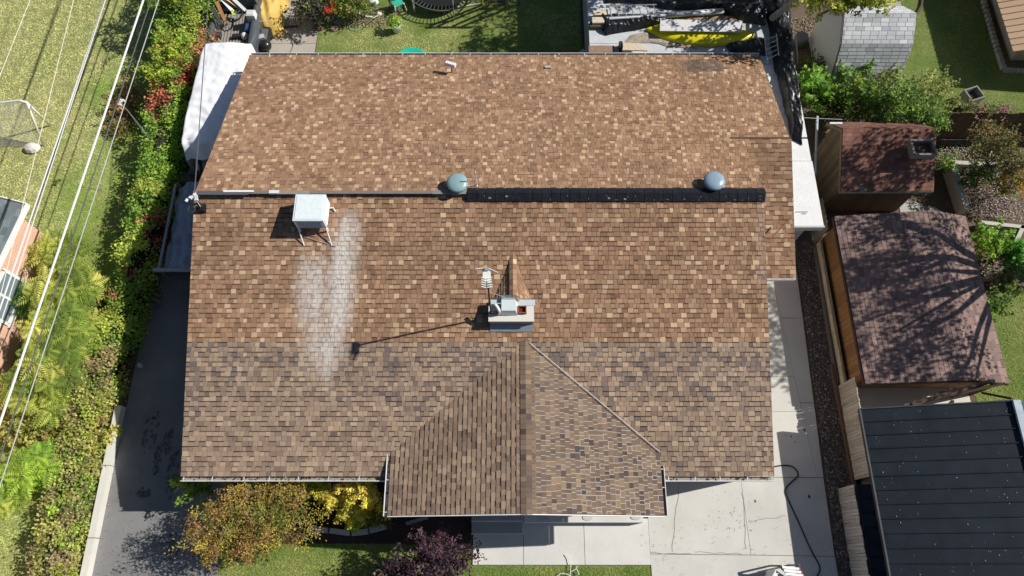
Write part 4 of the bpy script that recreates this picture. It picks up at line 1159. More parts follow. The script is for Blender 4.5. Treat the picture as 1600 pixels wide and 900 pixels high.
# small brown shed behind it
S1 = thing('small_brown_shed', (12.9, 13.7, 0), 'smaller red-brown shed with a roof hatch behind the large shed', 'shed')
A0, A1, B0, BM, B1, Z0, Z1 = 11.30, 14.50, 12.10, 14.0, 14.9, 2.1, 3.02
sw = math.hypot(BM - B0, Z1 - Z0)
shed_shingles(S1, [((A0, BM, Z1), (1, 0, 0), (0, B0 - BM, Z0 - Z1), A1 - A0, sw, True), ((A0, BM, Z1), (1, 0, 0), (0, B1 - BM, Z0 - Z1), A1 - A0, math.hypot(B1 - BM, Z1 - Z0), False)],
              [((.20, .10, .075), 3), ((.25, .125, .09), 2), ((.16, .085, .068), 2)], .145, (.14, .26), 300, .006)
b = MB(); b.bx(11.5, 14.3, 12.45, 14.7, 0, 2.05, (.12, .085, .06)); b.build('wall_core', WOODB, S1)
for i in range(18):
    y_ = 12.42 + 2.3 * i / 18; ym = y_ + .064
    top = min(Z0 + (ym - B0) * (Z1 - Z0) / (BM - B0), Z0 + (B1 - ym) * (Z1 - Z0) / (B1 - BM)) - .1
    b = MB(); b.bx(11.465, 11.5, y_ + .003, y_ + .124, .02, top, jit((.27, .19, .11), .2)); b.build('wall_board', WOODB, S1)
for i in range(16):
    x_ = 11.5 + 2.8 * i / 16
    b = MB(); b.bx(x_ + .003, x_ + .172, 12.415, 12.45, .02, 2.08, jit((.16, .11, .075), .15)); b.build('wall_board', WOODB, S1)
b = MB(); b.bx(A0, A1, B0 - .02, B0, Z0 - .14, Z0 - .03, (.26, .24, .20)); b.build('fascia', WOODB, S1)
for (ya, yb, za, zb) in ((B0, BM, Z0, Z1), (BM, B1, Z1, Z0)):
    b = MB(); b.poly([(A0 - .012, yb, zb - .03), (A0 - .012, yb, zb - .17), (A0 - .012, ya, za - .17), (A0 - .012, ya, za - .03)], .02, (.32, .22, .13)); b.build('fascia', WOODB, S1)
hq = P(1443, 230, 3.2)
for (cx_, cy_, dx, dy) in ((0, -.27, .78, .07), (0, .27, .78, .07), (-.36, 0, .07, .5), (.36, 0, .07, .5)):
    b = MB(); b.box((hq.x + cx_, hq.y + cy_, 3.08), (dx, dy, .26), col=(.22, .20, .18)); b.build('hatch_frame', WOODB, S1)
b = MB(); b.box((hq.x, hq.y, 3.02), (.66, .48, .04), col=(.14, .075, .06)); b.build('hatch_floor', WOODB, S1)
q = P(1347, 296, 2.2); b = MB(); b.box((q.x, q.y, 2.2), (.16, .1, .04), rx=.4, col=(.06, .12, .2)); tag(b.build('blue_scrap', PAINT), 'small blue scrap on the lower edge of the smaller brown shed roof', 'scrap')

# white gambrel shed
S3 = thing('white_shed', (13.5, 18.8, 0), 'white barn-roofed shed beneath the tree at the top right', 'shed')
gx0, gx1 = 12.22, 14.88
prof = [(17.42, 1.22), (18.12, 2.42), (19.0, 3.02), (19.9, 2.42), (20.6, 1.22)]
pl = []
for i in (1, 0, 2, 3):
    (ya, za), (yb, zb) = prof[i], prof[i + 1]
    if zb > za: top, bot = (yb, zb), (ya, za)
    else: top, bot = (ya, za), (yb, zb)
    pl.append(((gx0, top[0], top[1]), (1, 0, 0), (0, bot[0] - top[0], bot[1] - top[1]), gx1 - gx0, math.hypot(top[0] - bot[0], top[1] - bot[1]), i < 2))
shed_shingles(S3, pl, [((.52, .53, .54), 3), ((.58, .585, .59), 2), ((.46, .47, .49), 1.5)], .145, (.30, .34), 300, .014)
b = MB(); b.add([(gx0 + .06, y, z - .03) for y, z in prof] + [(gx0 + .06, 20.45, 0), (gx0 + .06, 17.55, 0)], [(0, 1, 2, 3, 4, 5, 6)[::-1]], (.74, .74, .71))
b.add([(gx1 - .06, y, z - .03) for y, z in prof] + [(gx1 - .06, 20.45, 0), (gx1 - .06, 17.55, 0)], [(0, 1, 2, 3, 4, 5, 6)], (.74, .74, .71))
b.add([(gx0 + .06, 17.55, 0), (gx1 - .06, 17.55, 0), (gx1 - .06, 17.55, 1.3), (gx0 + .06, 17.55, 1.3)], [(0, 1, 2, 3)], (.74, .74, .71))
b.add([(gx0 + .06, 20.45, 0), (gx1 - .06, 20.45, 0), (gx1 - .06, 20.45, 1.3), (gx0 + .06, 20.45, 1.3)], [(3, 2, 1, 0)], (.74, .74, .71)); b.build('wall', STUCCO, S3)
for i in range(4):
    (ya, za), (yb, zb) = prof[i], prof[i + 1]
    b = MB(); b.poly([(gx0 + .0, ya, za - .01), (gx0 + .0, ya, za - .09), (gx0 + .0, yb, zb - .09), (gx0 + .0, yb, zb - .01)], .04, (.25, .17, .14)); b.build('barge_board', WOODB, S3)

# ------------------------------------------------------------------ dark metal-roofed building, lean-to, fences
MR = thing('metal_roof_building', (13, 0, 0), 'building with a dark ribbed metal roof at the lower right', 'building')
mx0, mz0, mx1, mz1 = 10.78, 1.78, 14.78, 2.95
my1 = 4.60
npan = 26; pw = .405
for i in range(npan):
    ya = my1 - i * pw; yb = ya - pw + .002
    b = MB(); c = jit((.014, .020, .029), .07)
    b.poly([(mx0, yb, mz0), (mx1, yb, mz1), (mx1, ya, mz1), (mx0, ya, mz0)], .03, c)
    b.poly([(mx0 - .002, yb, mz0 + .035), (mx1, yb, mz1 + .035), (mx1, yb + .03, mz1 + .035), (mx0 - .002, yb + .03, mz0 + .035)], .035, tuple(x * .7 for x in c)); b.build('roof_panel', METALROOF, MR)
    b = MB(); c = jit((.014, .020, .029), .07)
    b.poly([(mx1 + .05, yb, mz1), (19.0, yb, mz0), (19.0, ya, mz0), (mx1 + .05, ya, mz1)], .03, c); b.build('roof_panel', METALROOF, MR)
b = MB(); b.box((mx1 + .02, my1 - npan * pw / 2, mz1 + .03), (.22, npan * pw + .05, .07), col=(.30, .36, .40)); b.build('ridge_cap', METALROOF, MR)
b = MB(); b.box((mx0 - .035, my1 - npan * pw / 2, mz0 - .03), (.05, npan * pw + .05, .12), col=(.05, .05, .055)); b.build('fascia', METALROOF, MR)
b = MB(); b.box(((mx0 + mx1) / 2, my1 + .02, (mz0 + mz1) / 2 - .02), (math.hypot(mx1 - mx0, mz1 - mz0), .04, .12), ry=-math.atan2(mz1 - mz0, mx1 - mx0), col=(.06, .07, .085)); b.build('fascia', METALROOF, MR)
b = MB(); b.bx(11.2, 18.6, my1 - npan * pw + .2, my1 - .25, 0, 1.75, (.3, .28, .26)); b.build('wall', STUCCO, MR)
AW = thing('metal_lean_to', (10.9, 1, 0), 'narrow dark metal lean-to roof beside the big metal roof', 'lean-to')
ax0, ax1, az0, az1 = 10.57, 11.25, 1.12, 1.42
for i in range(10):
    ya = 2.42 - i * .42; yb = ya - .418
    b = MB(); c = jit((.015, .021, .031), .08)
    b.poly([(ax0, yb, az0), (ax1, yb, az1), (ax1, ya, az1), (ax0, ya, az0)], .025, c)
    b.poly([(ax0, yb, az0 + .022), (ax1, yb, az1 + .022), (ax1, yb + .025, az1 + .022), (ax0, yb + .025, az0 + .022)], .022, tuple(x * .6 for x in c)); b.build('roof_panel', METALROOF, AW)
b = MB(); b.box((ax0 - .02, .33, az0 - .02), (.04, 4.25, .10), col=(.06, .05, .045)); b.build('fascia', METALROOF, AW)
for y in (2.2, .3, -1.6):
    b = MB(); b.tube([(ax0 + .12, y, 0), (ax0 + .12, y, az0)], .04, 4, (.1, .09, .08)); b.build('post', WOODB, AW)

rdm = MB()
nd = 170
dx_ = rng.uniform(10.9, 14.7, nd); dy_ = rng.uniform(-.8, 4.5, nd)
dz_ = mz0 + (dx_ - mx0) * (mz1 - mz0) / (mx1 - mx0) + .012
rdm.leaves(np.stack([dx_, dy_, dz_], 1), .035, pick([((.30, .24, .14), 2), ((.16, .13, .10), 2), ((.4, .4, .4), 1)], nd), bias=3)
rdm.build('roof_debris', mat('dry_speck', attr=True, rough=.95), MR, kind='stuff')

def fence(name, x, y0, y1, h, pw_, base, label, lean_=0.0, axis='y', th=.025, z0=.03, gap=.008, h2=None):
    t = thing(name, (x, (y0 + y1) / 2, 0) if axis == 'y' else ((y0 + y1) / 2, x, 0), label, 'fence')
    n_ = int((y1 - y0) / pw_)
    for i in range(n_):
        a = y0 + (y1 - y0) * i / n_; c = y0 + (y1 - y0) * (i + 1) / n_ - gap
        hh = (h if h2 is None else h + (h2 - h) * i / n_) + rnd.uniform(-.03, .03)
        b = MB(); cc = jit(base, .16)
        if axis == 'y': b.box((x + rnd.uniform(-.008, .008), (a + c) / 2, (z0 + hh) / 2), (th, c - a, hh - z0), rx=rnd.uniform(-.012, .012) + lean_, col=cc)
        else: b.box(((a + c) / 2, x + rnd.uniform(-.008, .008), (z0 + hh) / 2), (c - a, th, hh - z0), ry=rnd.uniform(-.012, .012) + lean_, col=cc)
        b.build('plank', WOODB, t)
    for zz in (.35, h - .3):
        b = MB()
        if axis == 'y': b.bx(x + .03, x + .07, y0, y1, zz, zz + .08, tuple(q * .7 for q in base))
        else: b.bx(y0, y1, x + .03, x + .07, zz, zz + .08, tuple(q * .7 for q in base))
        b.build('rail', WOODB, t)
    return t
fence('board_fence', 10.46, -1.9, 2.42, 1.15, .098, (.52, .47, .42), 'weathered pale board fence beside the metal lean-to')
fence('board_fence', 10.98, 2.66, 5.75, 1.38, .098, (.50, .44, .37), 'weathered pale board fence below the big brown shed corner')
fence('cream_fence', 11.08, 5.78, 11.0, .42, .30, (.58, .50, .36), 'low cream board fence along the brown shed wall', th=.03)
fence('side_gate', 11.05, 11.05, 12.3, 1.25, .11, (.30, .24, .17), 'short brown board gate between the two brown sheds')
b = MB(); b.box((10.93, 4.4, .09), (.10, 4.2, .16), rz=.015, col=(.16, .10, .07)); tag(b.build('timber_edging', WOODB), 'dark timber edging along the right side of the gravel', 'timber')
b = MB(); b.box((10.99, 8.4, .09), (.07, 5.1, .16), rz=-.01, col=(.17, .15, .13)); tag(b.build('timber_edging', WOODB), 'grey timber edging at the foot of the cream fence', 'timber')
fence('brown_fence', 15.55, 15.7, 23.0, 1.75, .145, (.14, .095, .06), 'dark brown board fence behind the retaining beds', axis='x')
# post and rail at the corner of the breezeway
b = MB(); b.tube([P(1277, 182, 1.7), P(1274, 271, 1.7)], .045, 8, (.50, .52, .54)); tag(b.build('steel_rail', PAINT), 'grey steel rail by the breezeway roof and smaller shed', 'rail')
b = MB(); b.tube([P(1255, 184, 1.9), P(1320, 187, 1.9)], .012, 5, (.5, .5, .5)); tag(b.build('steel_wire', PAINT), 'thin steel wire strung from breezeway towards the smaller shed', 'wire')
b = MB(); q = P(1306, 193, 3.05); b.box((q.x, q.y, 3.06), (.42, .06, .05), col=(.76, .76, .74)); tag(b.build('white_strip', PAINT), 'short white strip at the peak of the smaller brown shed', 'strip')
for (u, v, u2, v2, lab) in ((1244, 62, 1247, 100, 'left pale stake in the dark gap by the white shed'), (1264, 62, 1274, 102, 'right pale stake leaning by the white shed')):
    b = MB(); b.tube([P(u, v, .9), P(u2, v2, .1)], .03, 5, (.42, .40, .37)); tag(b.build('stake', WOODB), lab, 'stake')
b = MB(); q = P(1254, 56, .5); b.lathe((q.x, q.y, 0), [(.24, 0), (.27, .4), (.25, .5), (.20, .5)], 18, (.20, .20, .20)); tag(b.build('grey_barrel', PAINT, smooth=True), 'grey barrel in the gap left of the white shed', 'barrel')

# retaining beds
RB = thing('retaining_wall', (17, 13, 0), 'pale concrete retaining walls round the leafy bed on the right', 'wall')
for (ua, va, ub, vb, z, wd) in ((1489, 257, 1512, 326, .55, .20), (1488, 253, 1575, 258, .5, .16), (1534, 347, 1606, 355, .4, .14), (1600, 352, 1580, 395, .4, .14)):
    a, c = P(ua, va, z), P(ub, vb, z); d = c - a
    b = MB(); b.box(((a.x + c.x) / 2, (a.y + c.y) / 2, z / 2), (d.length, wd, z), rz=math.atan2(d.y, d.x), col=(.50, .47, .42)); b.build('wall_block', CONC, RB)
LIT = mat('dry_leaf_litter', attr=True, rough=.95)
def litter(name, uvq, n_, pal, z, label_kind='stuff', sz=.07):
    quad = [np.array(P(u, v, z)) for u, v in uvq]
    a, b_ = rng.uniform(0, 1, (2, n_))
    c = (quad[0] * ((1 - a) * (1 - b_))[:, None] + quad[1] * (a * (1 - b_))[:, None] + quad[2] * (a * b_)[:, None] + quad[3] * ((1 - a) * b_)[:, None])
    c[:, 2] += rng.uniform(0, .06, n_)
    m = MB(); m.leaves(c, sz, pick(pal, n_), bias=1.2); m.build(name, LIT, kind=label_kind)
litter('leaf_litter_bed', [(1505, 262), (1600, 264), (1600, 350), (1520, 335)], 2600, [((.34, .27, .24), 3), ((.5, .44, .42), 2), ((.14, .10, .09), 3), ((.24, .17, .12), 2)], .3)
litter('leaf_litter_fence', [(1470, 222), (1600, 222), (1600, 252), (1465, 250)], 1200, [((.34, .32, .24), 3), ((.46, .44, .38), 2), ((.16, .18, .08), 3)], .05)
litter('leaf_litter_back', [(1225, 30), (1275, 25), (1290, 60), (1240, 70)], 700, [((.40, .32, .22), 3), ((.24, .17, .12), 3)], .02)

litter('leaf_litter_drive', [(150, 640), (285, 640), (270, 900), (140, 900)], 260, [((.30, .22, .08), 3), ((.34, .28, .12), 2), ((.18, .12, .07), 2)], .008, sz=.045)
litter('leaf_litter_slabs', [(1000, 830), (1300, 760), (1310, 900), (990, 900)], 90, [((.30, .22, .12), 3), ((.2, .14, .08), 2)], .026, sz=.035)

# ------------------------------------------------------------------ beige house, stones and box at the top right
BH = thing('beige_outbuilding', (21, 20, 0), 'peach ribbed roof of a low outbuilding at the top right edge', 'building')
b = MB(); b.bx(20.35, 24, 19.35, 30, 0, 1.7, (.50, .40, .30)); b.build('wall', STUCCO, BH)
for i in range(40):
    ya = 18.42 + i * .30
    b = MB(); c = jit((.56, .385, .245), .05)
    b.poly([(19.2, ya, 1.62), (24, ya, 2.9), (24, ya + .293, 2.9), (19.2, ya + .293, 1.62)], .03, c)
    b.poly([(19.2, ya, 1.655), (24, ya, 2.935), (24, ya + .05, 2.935), (19.2, ya + .05, 1.655)], .035, tuple(x * .93 for x in c)); b.build('roof_panel', STUCCO, BH)
SE = thing('stone_edging', (19.5, 20.5, 0), 'curving row of pale edging stones left of the peach ribbed roof', 'edging')
path = [(1536, -4), (1548, 40), (1560, 82), (1568, 106)]
k = 20
for i in range(k):
    f = i / (k - 1) * 3; j = min(int(f), 2); f -= j
    u = path[j][0] * (1 - f) + path[j + 1][0] * f; v = path[j][1] * (1 - f) + path[j + 1][1] * f
    q = P(u, v, .08); b = MB(); b.box((q.x, q.y, .06), (.20, .17, .16), rz=rnd.uniform(-.3, .3), col=jit((.46, .42, .36), .12), taper=.8); b.build('stone', CONC, SE)
for i in range(7):
    q = P(1572 + i * 6, 109 + i * .4, .08); b = MB(); b.box((q.x, q.y, .06), (.16, .18, .16), rz=rnd.uniform(-.3, .3), col=jit((.46, .42, .36), .12), taper=.8); b.build('stone', CONC, SE)
sheet('foundation_bed', [P(1540, -6), P(1572, 104), P(1610, 108), P(1610, -6)], .0, SOIL)
GB = thing('grey_box', P(1516, 155, 0), 'weathered grey open wooden box on the sunny strip of lawn', 'box')
q = P(1516, 153, .3)
for (dx, dy, lx, ly) in ((0, -.26, .6, .05), (0, .26, .6, .05), (-.28, 0, .05, .48), (.28, 0, .05, .48)):
    M_ = Matrix.Rotation(.35, 3, 'Z') @ Vector((dx, dy, 0)); b = MB(); b.box((q.x + M_.x, q.y + M_.y, .3), (lx, ly, .6), rz=.35, col=(.26, .25, .23)); b.build('side', WOODB, GB)
b = MB(); b.box((q.x, q.y, .35), (.52, .44, .03), rz=.35, col=(.12, .11, .10)); b.build('floor', WOODB, GB)
PATHX = paving('curved_path', [[(15.3, 19.3), (15.9, 19.2), (16.5, 20.6), (15.2, 20.6)], [(15.2, 20.6), (16.5, 20.6), (16.5, 24), (15.2, 24)]], .01, (.40, .39, .38))
b = MB(); b.tube([P(1423, 33, .05), P(1432, 22, .05), P(1439, 10, .05), P(1442, -6, .05)], .06, 6, (.10, .06, .05)); tag(b.build('metal_edging', PAINT), 'dark curved edging strip right of the white shed', 'edging')

# ------------------------------------------------------------------ brick neighbour at the left
NB = thing('brick_house', (-16.02, 11.2, 0), 'salmon brick house corner with grey roof at the left edge', 'house')
BRICK = mat('salmon_brick', (.56, .30, .21), .92, noise=(20, .1))
nt = BRICK.node_tree
br = nt.nodes.new('ShaderNodeTexBrick'); br.inputs['Scale'].default_value = 1.0
br.inputs['Color1'].default_value = (.74, .42, .29, 1); br.inputs['Color2'].default_value = (.66, .36, .245, 1); br.inputs['Mortar'].default_value = (.74, .58, .47, 1)
br.inputs['Brick Width'].default_value = .22; br.inputs['Row Height'].default_value = .075; br.inputs['Mortar Size'].default_value = .008
g_ = nt.nodes.new('ShaderNodeNewGeometry'); sx_ = nt.nodes.new('ShaderNodeSeparateXYZ'); cm = nt.nodes.new('ShaderNodeCombineXYZ')
nt.links.new(g_.outputs['Position'], sx_.inputs[0]); nt.links.new(sx_.outputs['Y'], cm.inputs['X']); nt.links.new(sx_.outputs['Z'], cm.inputs['Y'])
nt.links.new(cm.outputs[0], br.inputs['Vector'])
bs = [n for n in nt.nodes if n.type == 'BSDF_PRINCIPLED'][0]
nt.links.new(br.outputs['Color'], bs.inputs['Base Color'])
A = P(40, 322, 2.75); Bw = P(2, 398, 2.75)
wx = -16.32
b = MB(); b.bx(-26, wx, -8, 10.85, 0, 2.75, (.5, .3, .2)); b.build('wall', BRICK, NB)
b = MB()
b.poly([(-16.02, -8.4, 2.85), (-16.02, 11.2, 2.85), (-21, 11.2, 4.3), (-21, -8.4, 4.3)], .1, (.17, .20, .20))
b.poly([(-21, -8.4, 4.3), (-21, 11.2, 4.3), (-26, 11.2, 2.85), (-26, -8.4, 2.85)], .1, (.17, .20, .20)); nr = b.build('roof', ROOFDECK, NB)
rb = MB()
shingle_plane((-21, -8.4, 4.3), (0, 1, 0), (4.98, 0, -1.45), 19.55, 5.18, .143, (.25, .34), lambda p, r: (choose([((.16, .19, .19), 3), ((.20, .235, .23), 2), ((.13, .155, .16), 2)]), None), rb, t=(.012, .014), tabmode=False)
rb.build('shingles', SHIN, nr, kind='stuff')
b = MB(); b.bx(-16.02, -15.98, -8.4, 11.21, 2.66, 2.87, wc); b.build('fascia', WHITE, NB)
b = MB(); b.poly([(-16.0, 11.205, 2.86), (-16.0, 11.205, 2.68), (-21, 11.205, 4.12), (-21, 11.205, 4.31)][::-1], .03, wc); b.build('fascia', WHITE, NB)
wq0, wq1 = P(14, 432, 1.9), P(42, 470, 1.9)
WN = MB(); WN.bx(wx - .02, wx + .03, 7.6, 9.0, 1.0, 2.1, (.20, .26, .28)); wno = WN.build('window', GLOSS, NB)
for (ya, yb, za, zb) in ((7.55, 9.05, 2.08, 2.18), (7.55, 9.05, .92, 1.02), (7.5, 7.6, .92, 2.18), (9.0, 9.1, .92, 2.18), (8.26, 8.34, 1.0, 2.1)):
    b = MB(); b.bx(wx - .01, wx + .055, ya, yb, za, zb, (.80, .80, .79)); b.build('frame', PAINT, wno)
b = MB(); b.bx(wx, wx + .10, 7.45, 9.15, .84, .92, (.66, .62, .56)); b.build('sill', PAINT, wno)

NB.rotation_euler = (0, 0, R(-9.9))

# soccer goal
SG = thing('soccer_goal', (-18.4, 15.6, 0), 'white pipe soccer goal frame with net on the left lawn', 'goal')
ga, gb_ = P(42, 160, 1.75), P(-40, 163, 1.75)
f1, f2 = P(78, 196, .02), P(68, 228, .02)
def gp(name, pts, r=.04):
    b = MB(); b.tube(pts, r, 8, (.74, .74, .73)); b.build(name, PAINT, SG, smooth=True)
gp('crossbar', [gb_, P(5, 160, 1.75), P(30, 157, 1.75), ga])
gp('post', [ga, f1]); gp('back_stay', [ga, f2])
gp('post', [gb_, gb_ + (f1 - ga)]); gp('back_stay', [gb_, gb_ + (f2 - ga)])
b = MB()
n1 = 40
for i in range(n1):
    f = i / (n1 - 1)
    b.tube([ga.lerp(gb_, f), f2.lerp(gb_ + (f2 - ga), f)], .004, 3, (.62, .62, .6), cap=False)
for j in range(26):
    f = j / 25
    b.tube([ga.lerp(f2, f), gb_.lerp(gb_ + (f2 - ga), f)], .004, 3, (.62, .62, .6), cap=False)
b.build('net', PAINT, SG, kind='stuff')
b = MB(); q = P(50, 231, .1); b.lathe((q.x, q.y, 0), [(.22, 0), (.27, .08), (.2, .2), (.06, .26)], 9, (.62, .6, .56), sx=1.2, sy=.9); tag(b.build('white_rock', CONC), 'pale rock at the foot of the soccer goal', 'rock')

# ------------------------------------------------------------------ overhead wires
def wire(pa, pb, r, col, label, sag=.12):
    a, c = Vector(pa), Vector(pb); d = c - a
    a2 = a - d * 2.0; c2 = c + d * 2.0
    pts = []
    for i in range(49):
        t = i / 48; q = a2.lerp(c2, t); pts.append((q.x, q.y, q.z))
    b = MB(); b.tube(pts, r, 6, col)
    tag(b.build('overhead_wire', mat('wire', attr=True, rough=.5)), label, 'wire', 'overhead wires above the left lawn')
wire(P(224, 0, 4.0), P(2, 655, 4.0), .034, (.72, .72, .72), 'thickest pale overhead wire of the bundle left of the hedge')
wire(P(236, 0, 3.8), P(20, 655, 3.8), .020, (.10, .10, .10), 'dark overhead wire just right of the thickest pale one')
wire(P(248, 0, 3.5), P(34, 655, 3.5), .016, (.45, .45, .45), 'rightmost thin grey overhead wire nearest the hedge')
wire(P(164, 0, 6.0), P(50, 335, 6.0), .022, (.66, .66, .66), 'upper strand of the twin pale overhead wire over the lawn')
wire(P(160, 14, 6.05), P(56, 335, 6.05), .014, (.66, .66, .66), 'lower strand of the twin pale overhead wire over the lawn')
wire(P(115, 0, 7.0), P(0, 465, 7.0), .009, (.72, .70, .6), 'second thin pale wire from the left edge')
wire(P(47, 0, 7.0), P(0, 118, 7.0), .009, (.72, .70, .6), 'leftmost thin pale wire at the top left corner')
CLP = thing('cable_splice', P(190, 163, 3.8), 'white cable splice clamped on the dark overhead wire', 'splice')
q = P(189, 160, 3.8)
for i in range(5):
    b = MB(); b.box((q.x + rnd.uniform(-.07, .07), q.y + rnd.uniform(-.12, .12), 3.8 + rnd.uniform(-.04, .06)), (.10, .05, .05), rz=rnd.uniform(0, 3), col=(.7, .7, .7)); b.build('clamp', PAINT, CLP)
for k in range(2):
    b = MB(); b.tube([(q.x, q.y, 3.8), P(232 + k * 3, 216, 2.6)], .006, 4, (.4, .4, .4)); b.build('drop_wire', PAINT, CLP)
sp0 = P(303, 312, 5.3)
b = MB(); pts = [sp0, P(309, 230, 4.9), P(316, 130, 4.7), P(321, 60, 4.8), P(325, 0, 5.0), P(329, -80, 5.3)]
b.tube(pts, .012, 5, (.55, .55, .54)); b.tube([Vector(p) + Vector((.014, 0, .014)) for p in pts], .010, 5, (.12, .12, .12))
tag(b.build('service_drop', mat('wire', attr=True)), 'twisted service cable running over the white tarp to the ridge corner', 'cable')

# ------------------------------------------------------------------ backyard things at the top
TP = thing('trampoline', P(690, -42, 0), 'round trampoline with dark mat and pale springs at the top edge', 'trampoline')
tcn = P(690, 17, .6); tcy = tcn.y + 1.72
for (r, z, rr, c, nm) in ((1.72, .6, .03, (.12, .12, .12), 'frame'),):
    b = MB(); t_ = np.linspace(0, 2 * np.pi, 49); b.tube([(tcn.x + r * math.cos(a), tcy + r * math.sin(a), z) for a in t_], rr, 6, c); b.build(nm, PAINT, TP)
b = MB(); b.lathe((tcn.x, tcy, .575), [(1.46, 0), (1.46, .012)], 48, (.012, .014, .013)); b.build('mat', PAINT, TP)
for i in range(64):
    a = i * 2 * math.pi / 64; b = MB()
    b.tube([(tcn.x + 1.45 * math.cos(a), tcy + 1.45 * math.sin(a), .59), (tcn.x + 1.70 * math.cos(a), tcy + 1.70 * math.sin(a), .60)], .018, 4, (.05, .05, .045)); b.build('spring', PAINT, TP)
for i in range(6):
    a = i * math.pi / 3 + 5.0; b = MB(); b.tube([(tcn.x + 1.72 * math.cos(a), tcy + 1.72 * math.sin(a), 0), (tcn.x + 1.72 * math.cos(a), tcy + 1.72 * math.sin(a), .58)], .025, 6, (.45, .45, .45)); b.build('leg', PAINT, TP)
    b = MB(); b.tube([(tcn.x + 1.76 * math.cos(a), tcy + 1.76 * math.sin(a), .2), (tcn.x + 1.76 * math.cos(a), tcy + 1.76 * math.sin(a), 1.3)], .02, 6, (.55, .55, .55)); b.build('net_pole', PAINT, TP)
PS = thing('play_swing', P(780, -20, 0), 'wooden swing frame with blue slide at the top edge', 'swing set')
for (u, v, z, u2, v2, z2, c, r) in ((702, 14, .05, 752, 5, .05, (.5, .5, .5), .03), (752, -30, 2, 753, 8, 0, (.42, .36, .08), .05), (765, -30, 2, 764, 8, 0, (.3, .25, .1), .05), (806, -30, 2, 812, 6, 0, (.06, .15, .4), .05), (790, -30, 2, 788, 6, 0, (.06, .15, .4), .05), (745, -28, 2, 820, -28, 2, (.3, .2, .1), .06)):
    b = MB(); b.tube([P(u, v, z), P(u2, v2, z2)], r, 6, c); b.build('frame_pole', PAINT, PS)
b = MB(); q = P(775, 2, .35); b.box(q, (.6, .12, .04), col=(.06, .05, .04)); b.build('seat', PAINT, PS)
b = MB(); q = P(643, 100, 0); b.lathe((q.x, q.y, .03), [(.66, 0), (.74, .10), (.70, .12), (.60, .05), (.02, .04)], 36, (.02, .48, .34)); tag(b.build('wading_pool', GLOSS, smooth=True), 'turquoise wading pool peeping out behind the rear gutter', 'pool')
PT = thing('potted_plant', P(619, 44, 0), 'leafy plant in a pale bucket on the back lawn', 'potted plant')
q = P(619, 42, .25)
b = MB(); b.lathe((q.x, q.y, 0), [(.15, 0), (.20, .36), (.205, .38), (.17, .38), (.165, .32)], 20, (.62, .70, .72)); b.build('bucket', GLOSS, PT, smooth=True)
b = MB(); b.leaves(np.array([q.x - .05, q.y + .05, .55]) + rng.normal(size=(260, 3)) * [.13, .12, .12], .10, pick([((.18, .28, .03), 2), ((.30, .36, .05), 1), ((.10, .18, .03), 1)], 260)); b.build('foliage', LEAF, PT)
b = MB(); q = P(554, 42, .05); t_ = np.linspace(0, 6.28, 30); b.tube([(q.x + .2 * math.cos(a), q.y + .17 * math.sin(a), .05) for a in t_], .012, 5, (.18, .55, .38)); tag(b.build('green_hoop', PAINT), 'thin mint green hoop on the back lawn', 'hoop')
FC = thing('folding_chair', P(621, 10, 0), 'white folding chair with green seat by the trampoline', 'chair')
q = P(621, 4, .4)
b = MB(); b.box((q.x, q.y, .42), (.42, .42, .03), rz=.5, col=(.04, .40, .28)); b.build('seat', PAINT, FC)
b = MB(); b.box((q.x + .10, q.y + .20, .68), (.42, .03, .4), rz=.5, col=(.7, .72, .72)); b.build('backrest', PAINT, FC)
for dx, dy in ((-.2, -.2), (.2, -.2), (-.2, .2), (.2, .2)):
    v_ = Matrix.Rotation(.5, 3, 'Z') @ Vector((dx, dy, 0)); b = MB(); b.tube([(q.x + v_.x * 1.3, q.y + v_.y * 1.3, 0), (q.x + v_.x, q.y + v_.y, .46)], .025, 6, (.78, .78, .77)); b.build('leg', PAINT, FC)
for i, (u, v, s_, c, lab) in enumerate(((583, 2, .4, (.68, .67, .64), 'white cloth bundle among the clutter by the dark bush'), (527, 31, .45, (.16, .18, .19), 'dark slate slab under the backyard bush'), (497, 41, .4, (.14, .10, .08), 'dark brown stone at the edge of the backyard bush'), (492, 24, .35, (.25, .22, .22), 'greyish stone half hidden under the backyard bush'), (592, 21, .22, (.7, .68, .6), 'small pale stone by the clutter heap'), (521, 44, .3, (.3, .24, .18), 'tan stone below the slate slab'))):
    q = P(u, v, s_ * .3); b = MB(); b.lathe((q.x, q.y, 0), [(s_ * .45, 0), (s_ * .52, s_ * .15), (s_ * .36, s_ * .42), (s_ * .1, s_ * .5)], 9, c, sx=1.15, sy=.85); tag(b.build('garden_stone' if i else 'cloth_bundle', CONC), lab, 'stone' if i else 'bundle')
BKF = thing('clutter_frame', P(570, 22, 0), 'tangle of pale metal frame pieces beside the dark bush', 'frame')
for k in range(9):
    u, v = 552 + rnd.random() * 50, 8 + rnd.random() * 26
    b = MB(); b.tube([P(u, v, .3 * rnd.random() + .05), P(u + rnd.uniform(-16, 16), v + rnd.uniform(-12, 12), .5 * rnd.random() + .05)], .018, 5, choose([((.65, .65, .63), 2), ((.04, .04, .04), 1), ((.3, .35, .34), 1)])); b.build('bar', PAINT, BKF)
b = MB(); q = P(940, 78, .2); b.box((P(912, 78, .4).x, P(912, 78, .4).y, .3), (.3, .08, .06), rz=.2, col=(.75, .75, .75)); b.box((P(912, 78, .4).x, P(912, 78, .4).y, .3), (.08, .22, .05), rz=.2, col=(.75, .75, .75)); tag(b.build('tap_fitting', PAINT), 'small white fitting in the shaded corner by the flat roof', 'fitting')
litter('bark_chips', [(520, 46), (625, 40), (632, 5), (560, 20)], 1500, [((.36, .27, .18), 3), ((.20, .13, .09), 3), ((.45, .36, .26), 1)], .01, sz=.06)
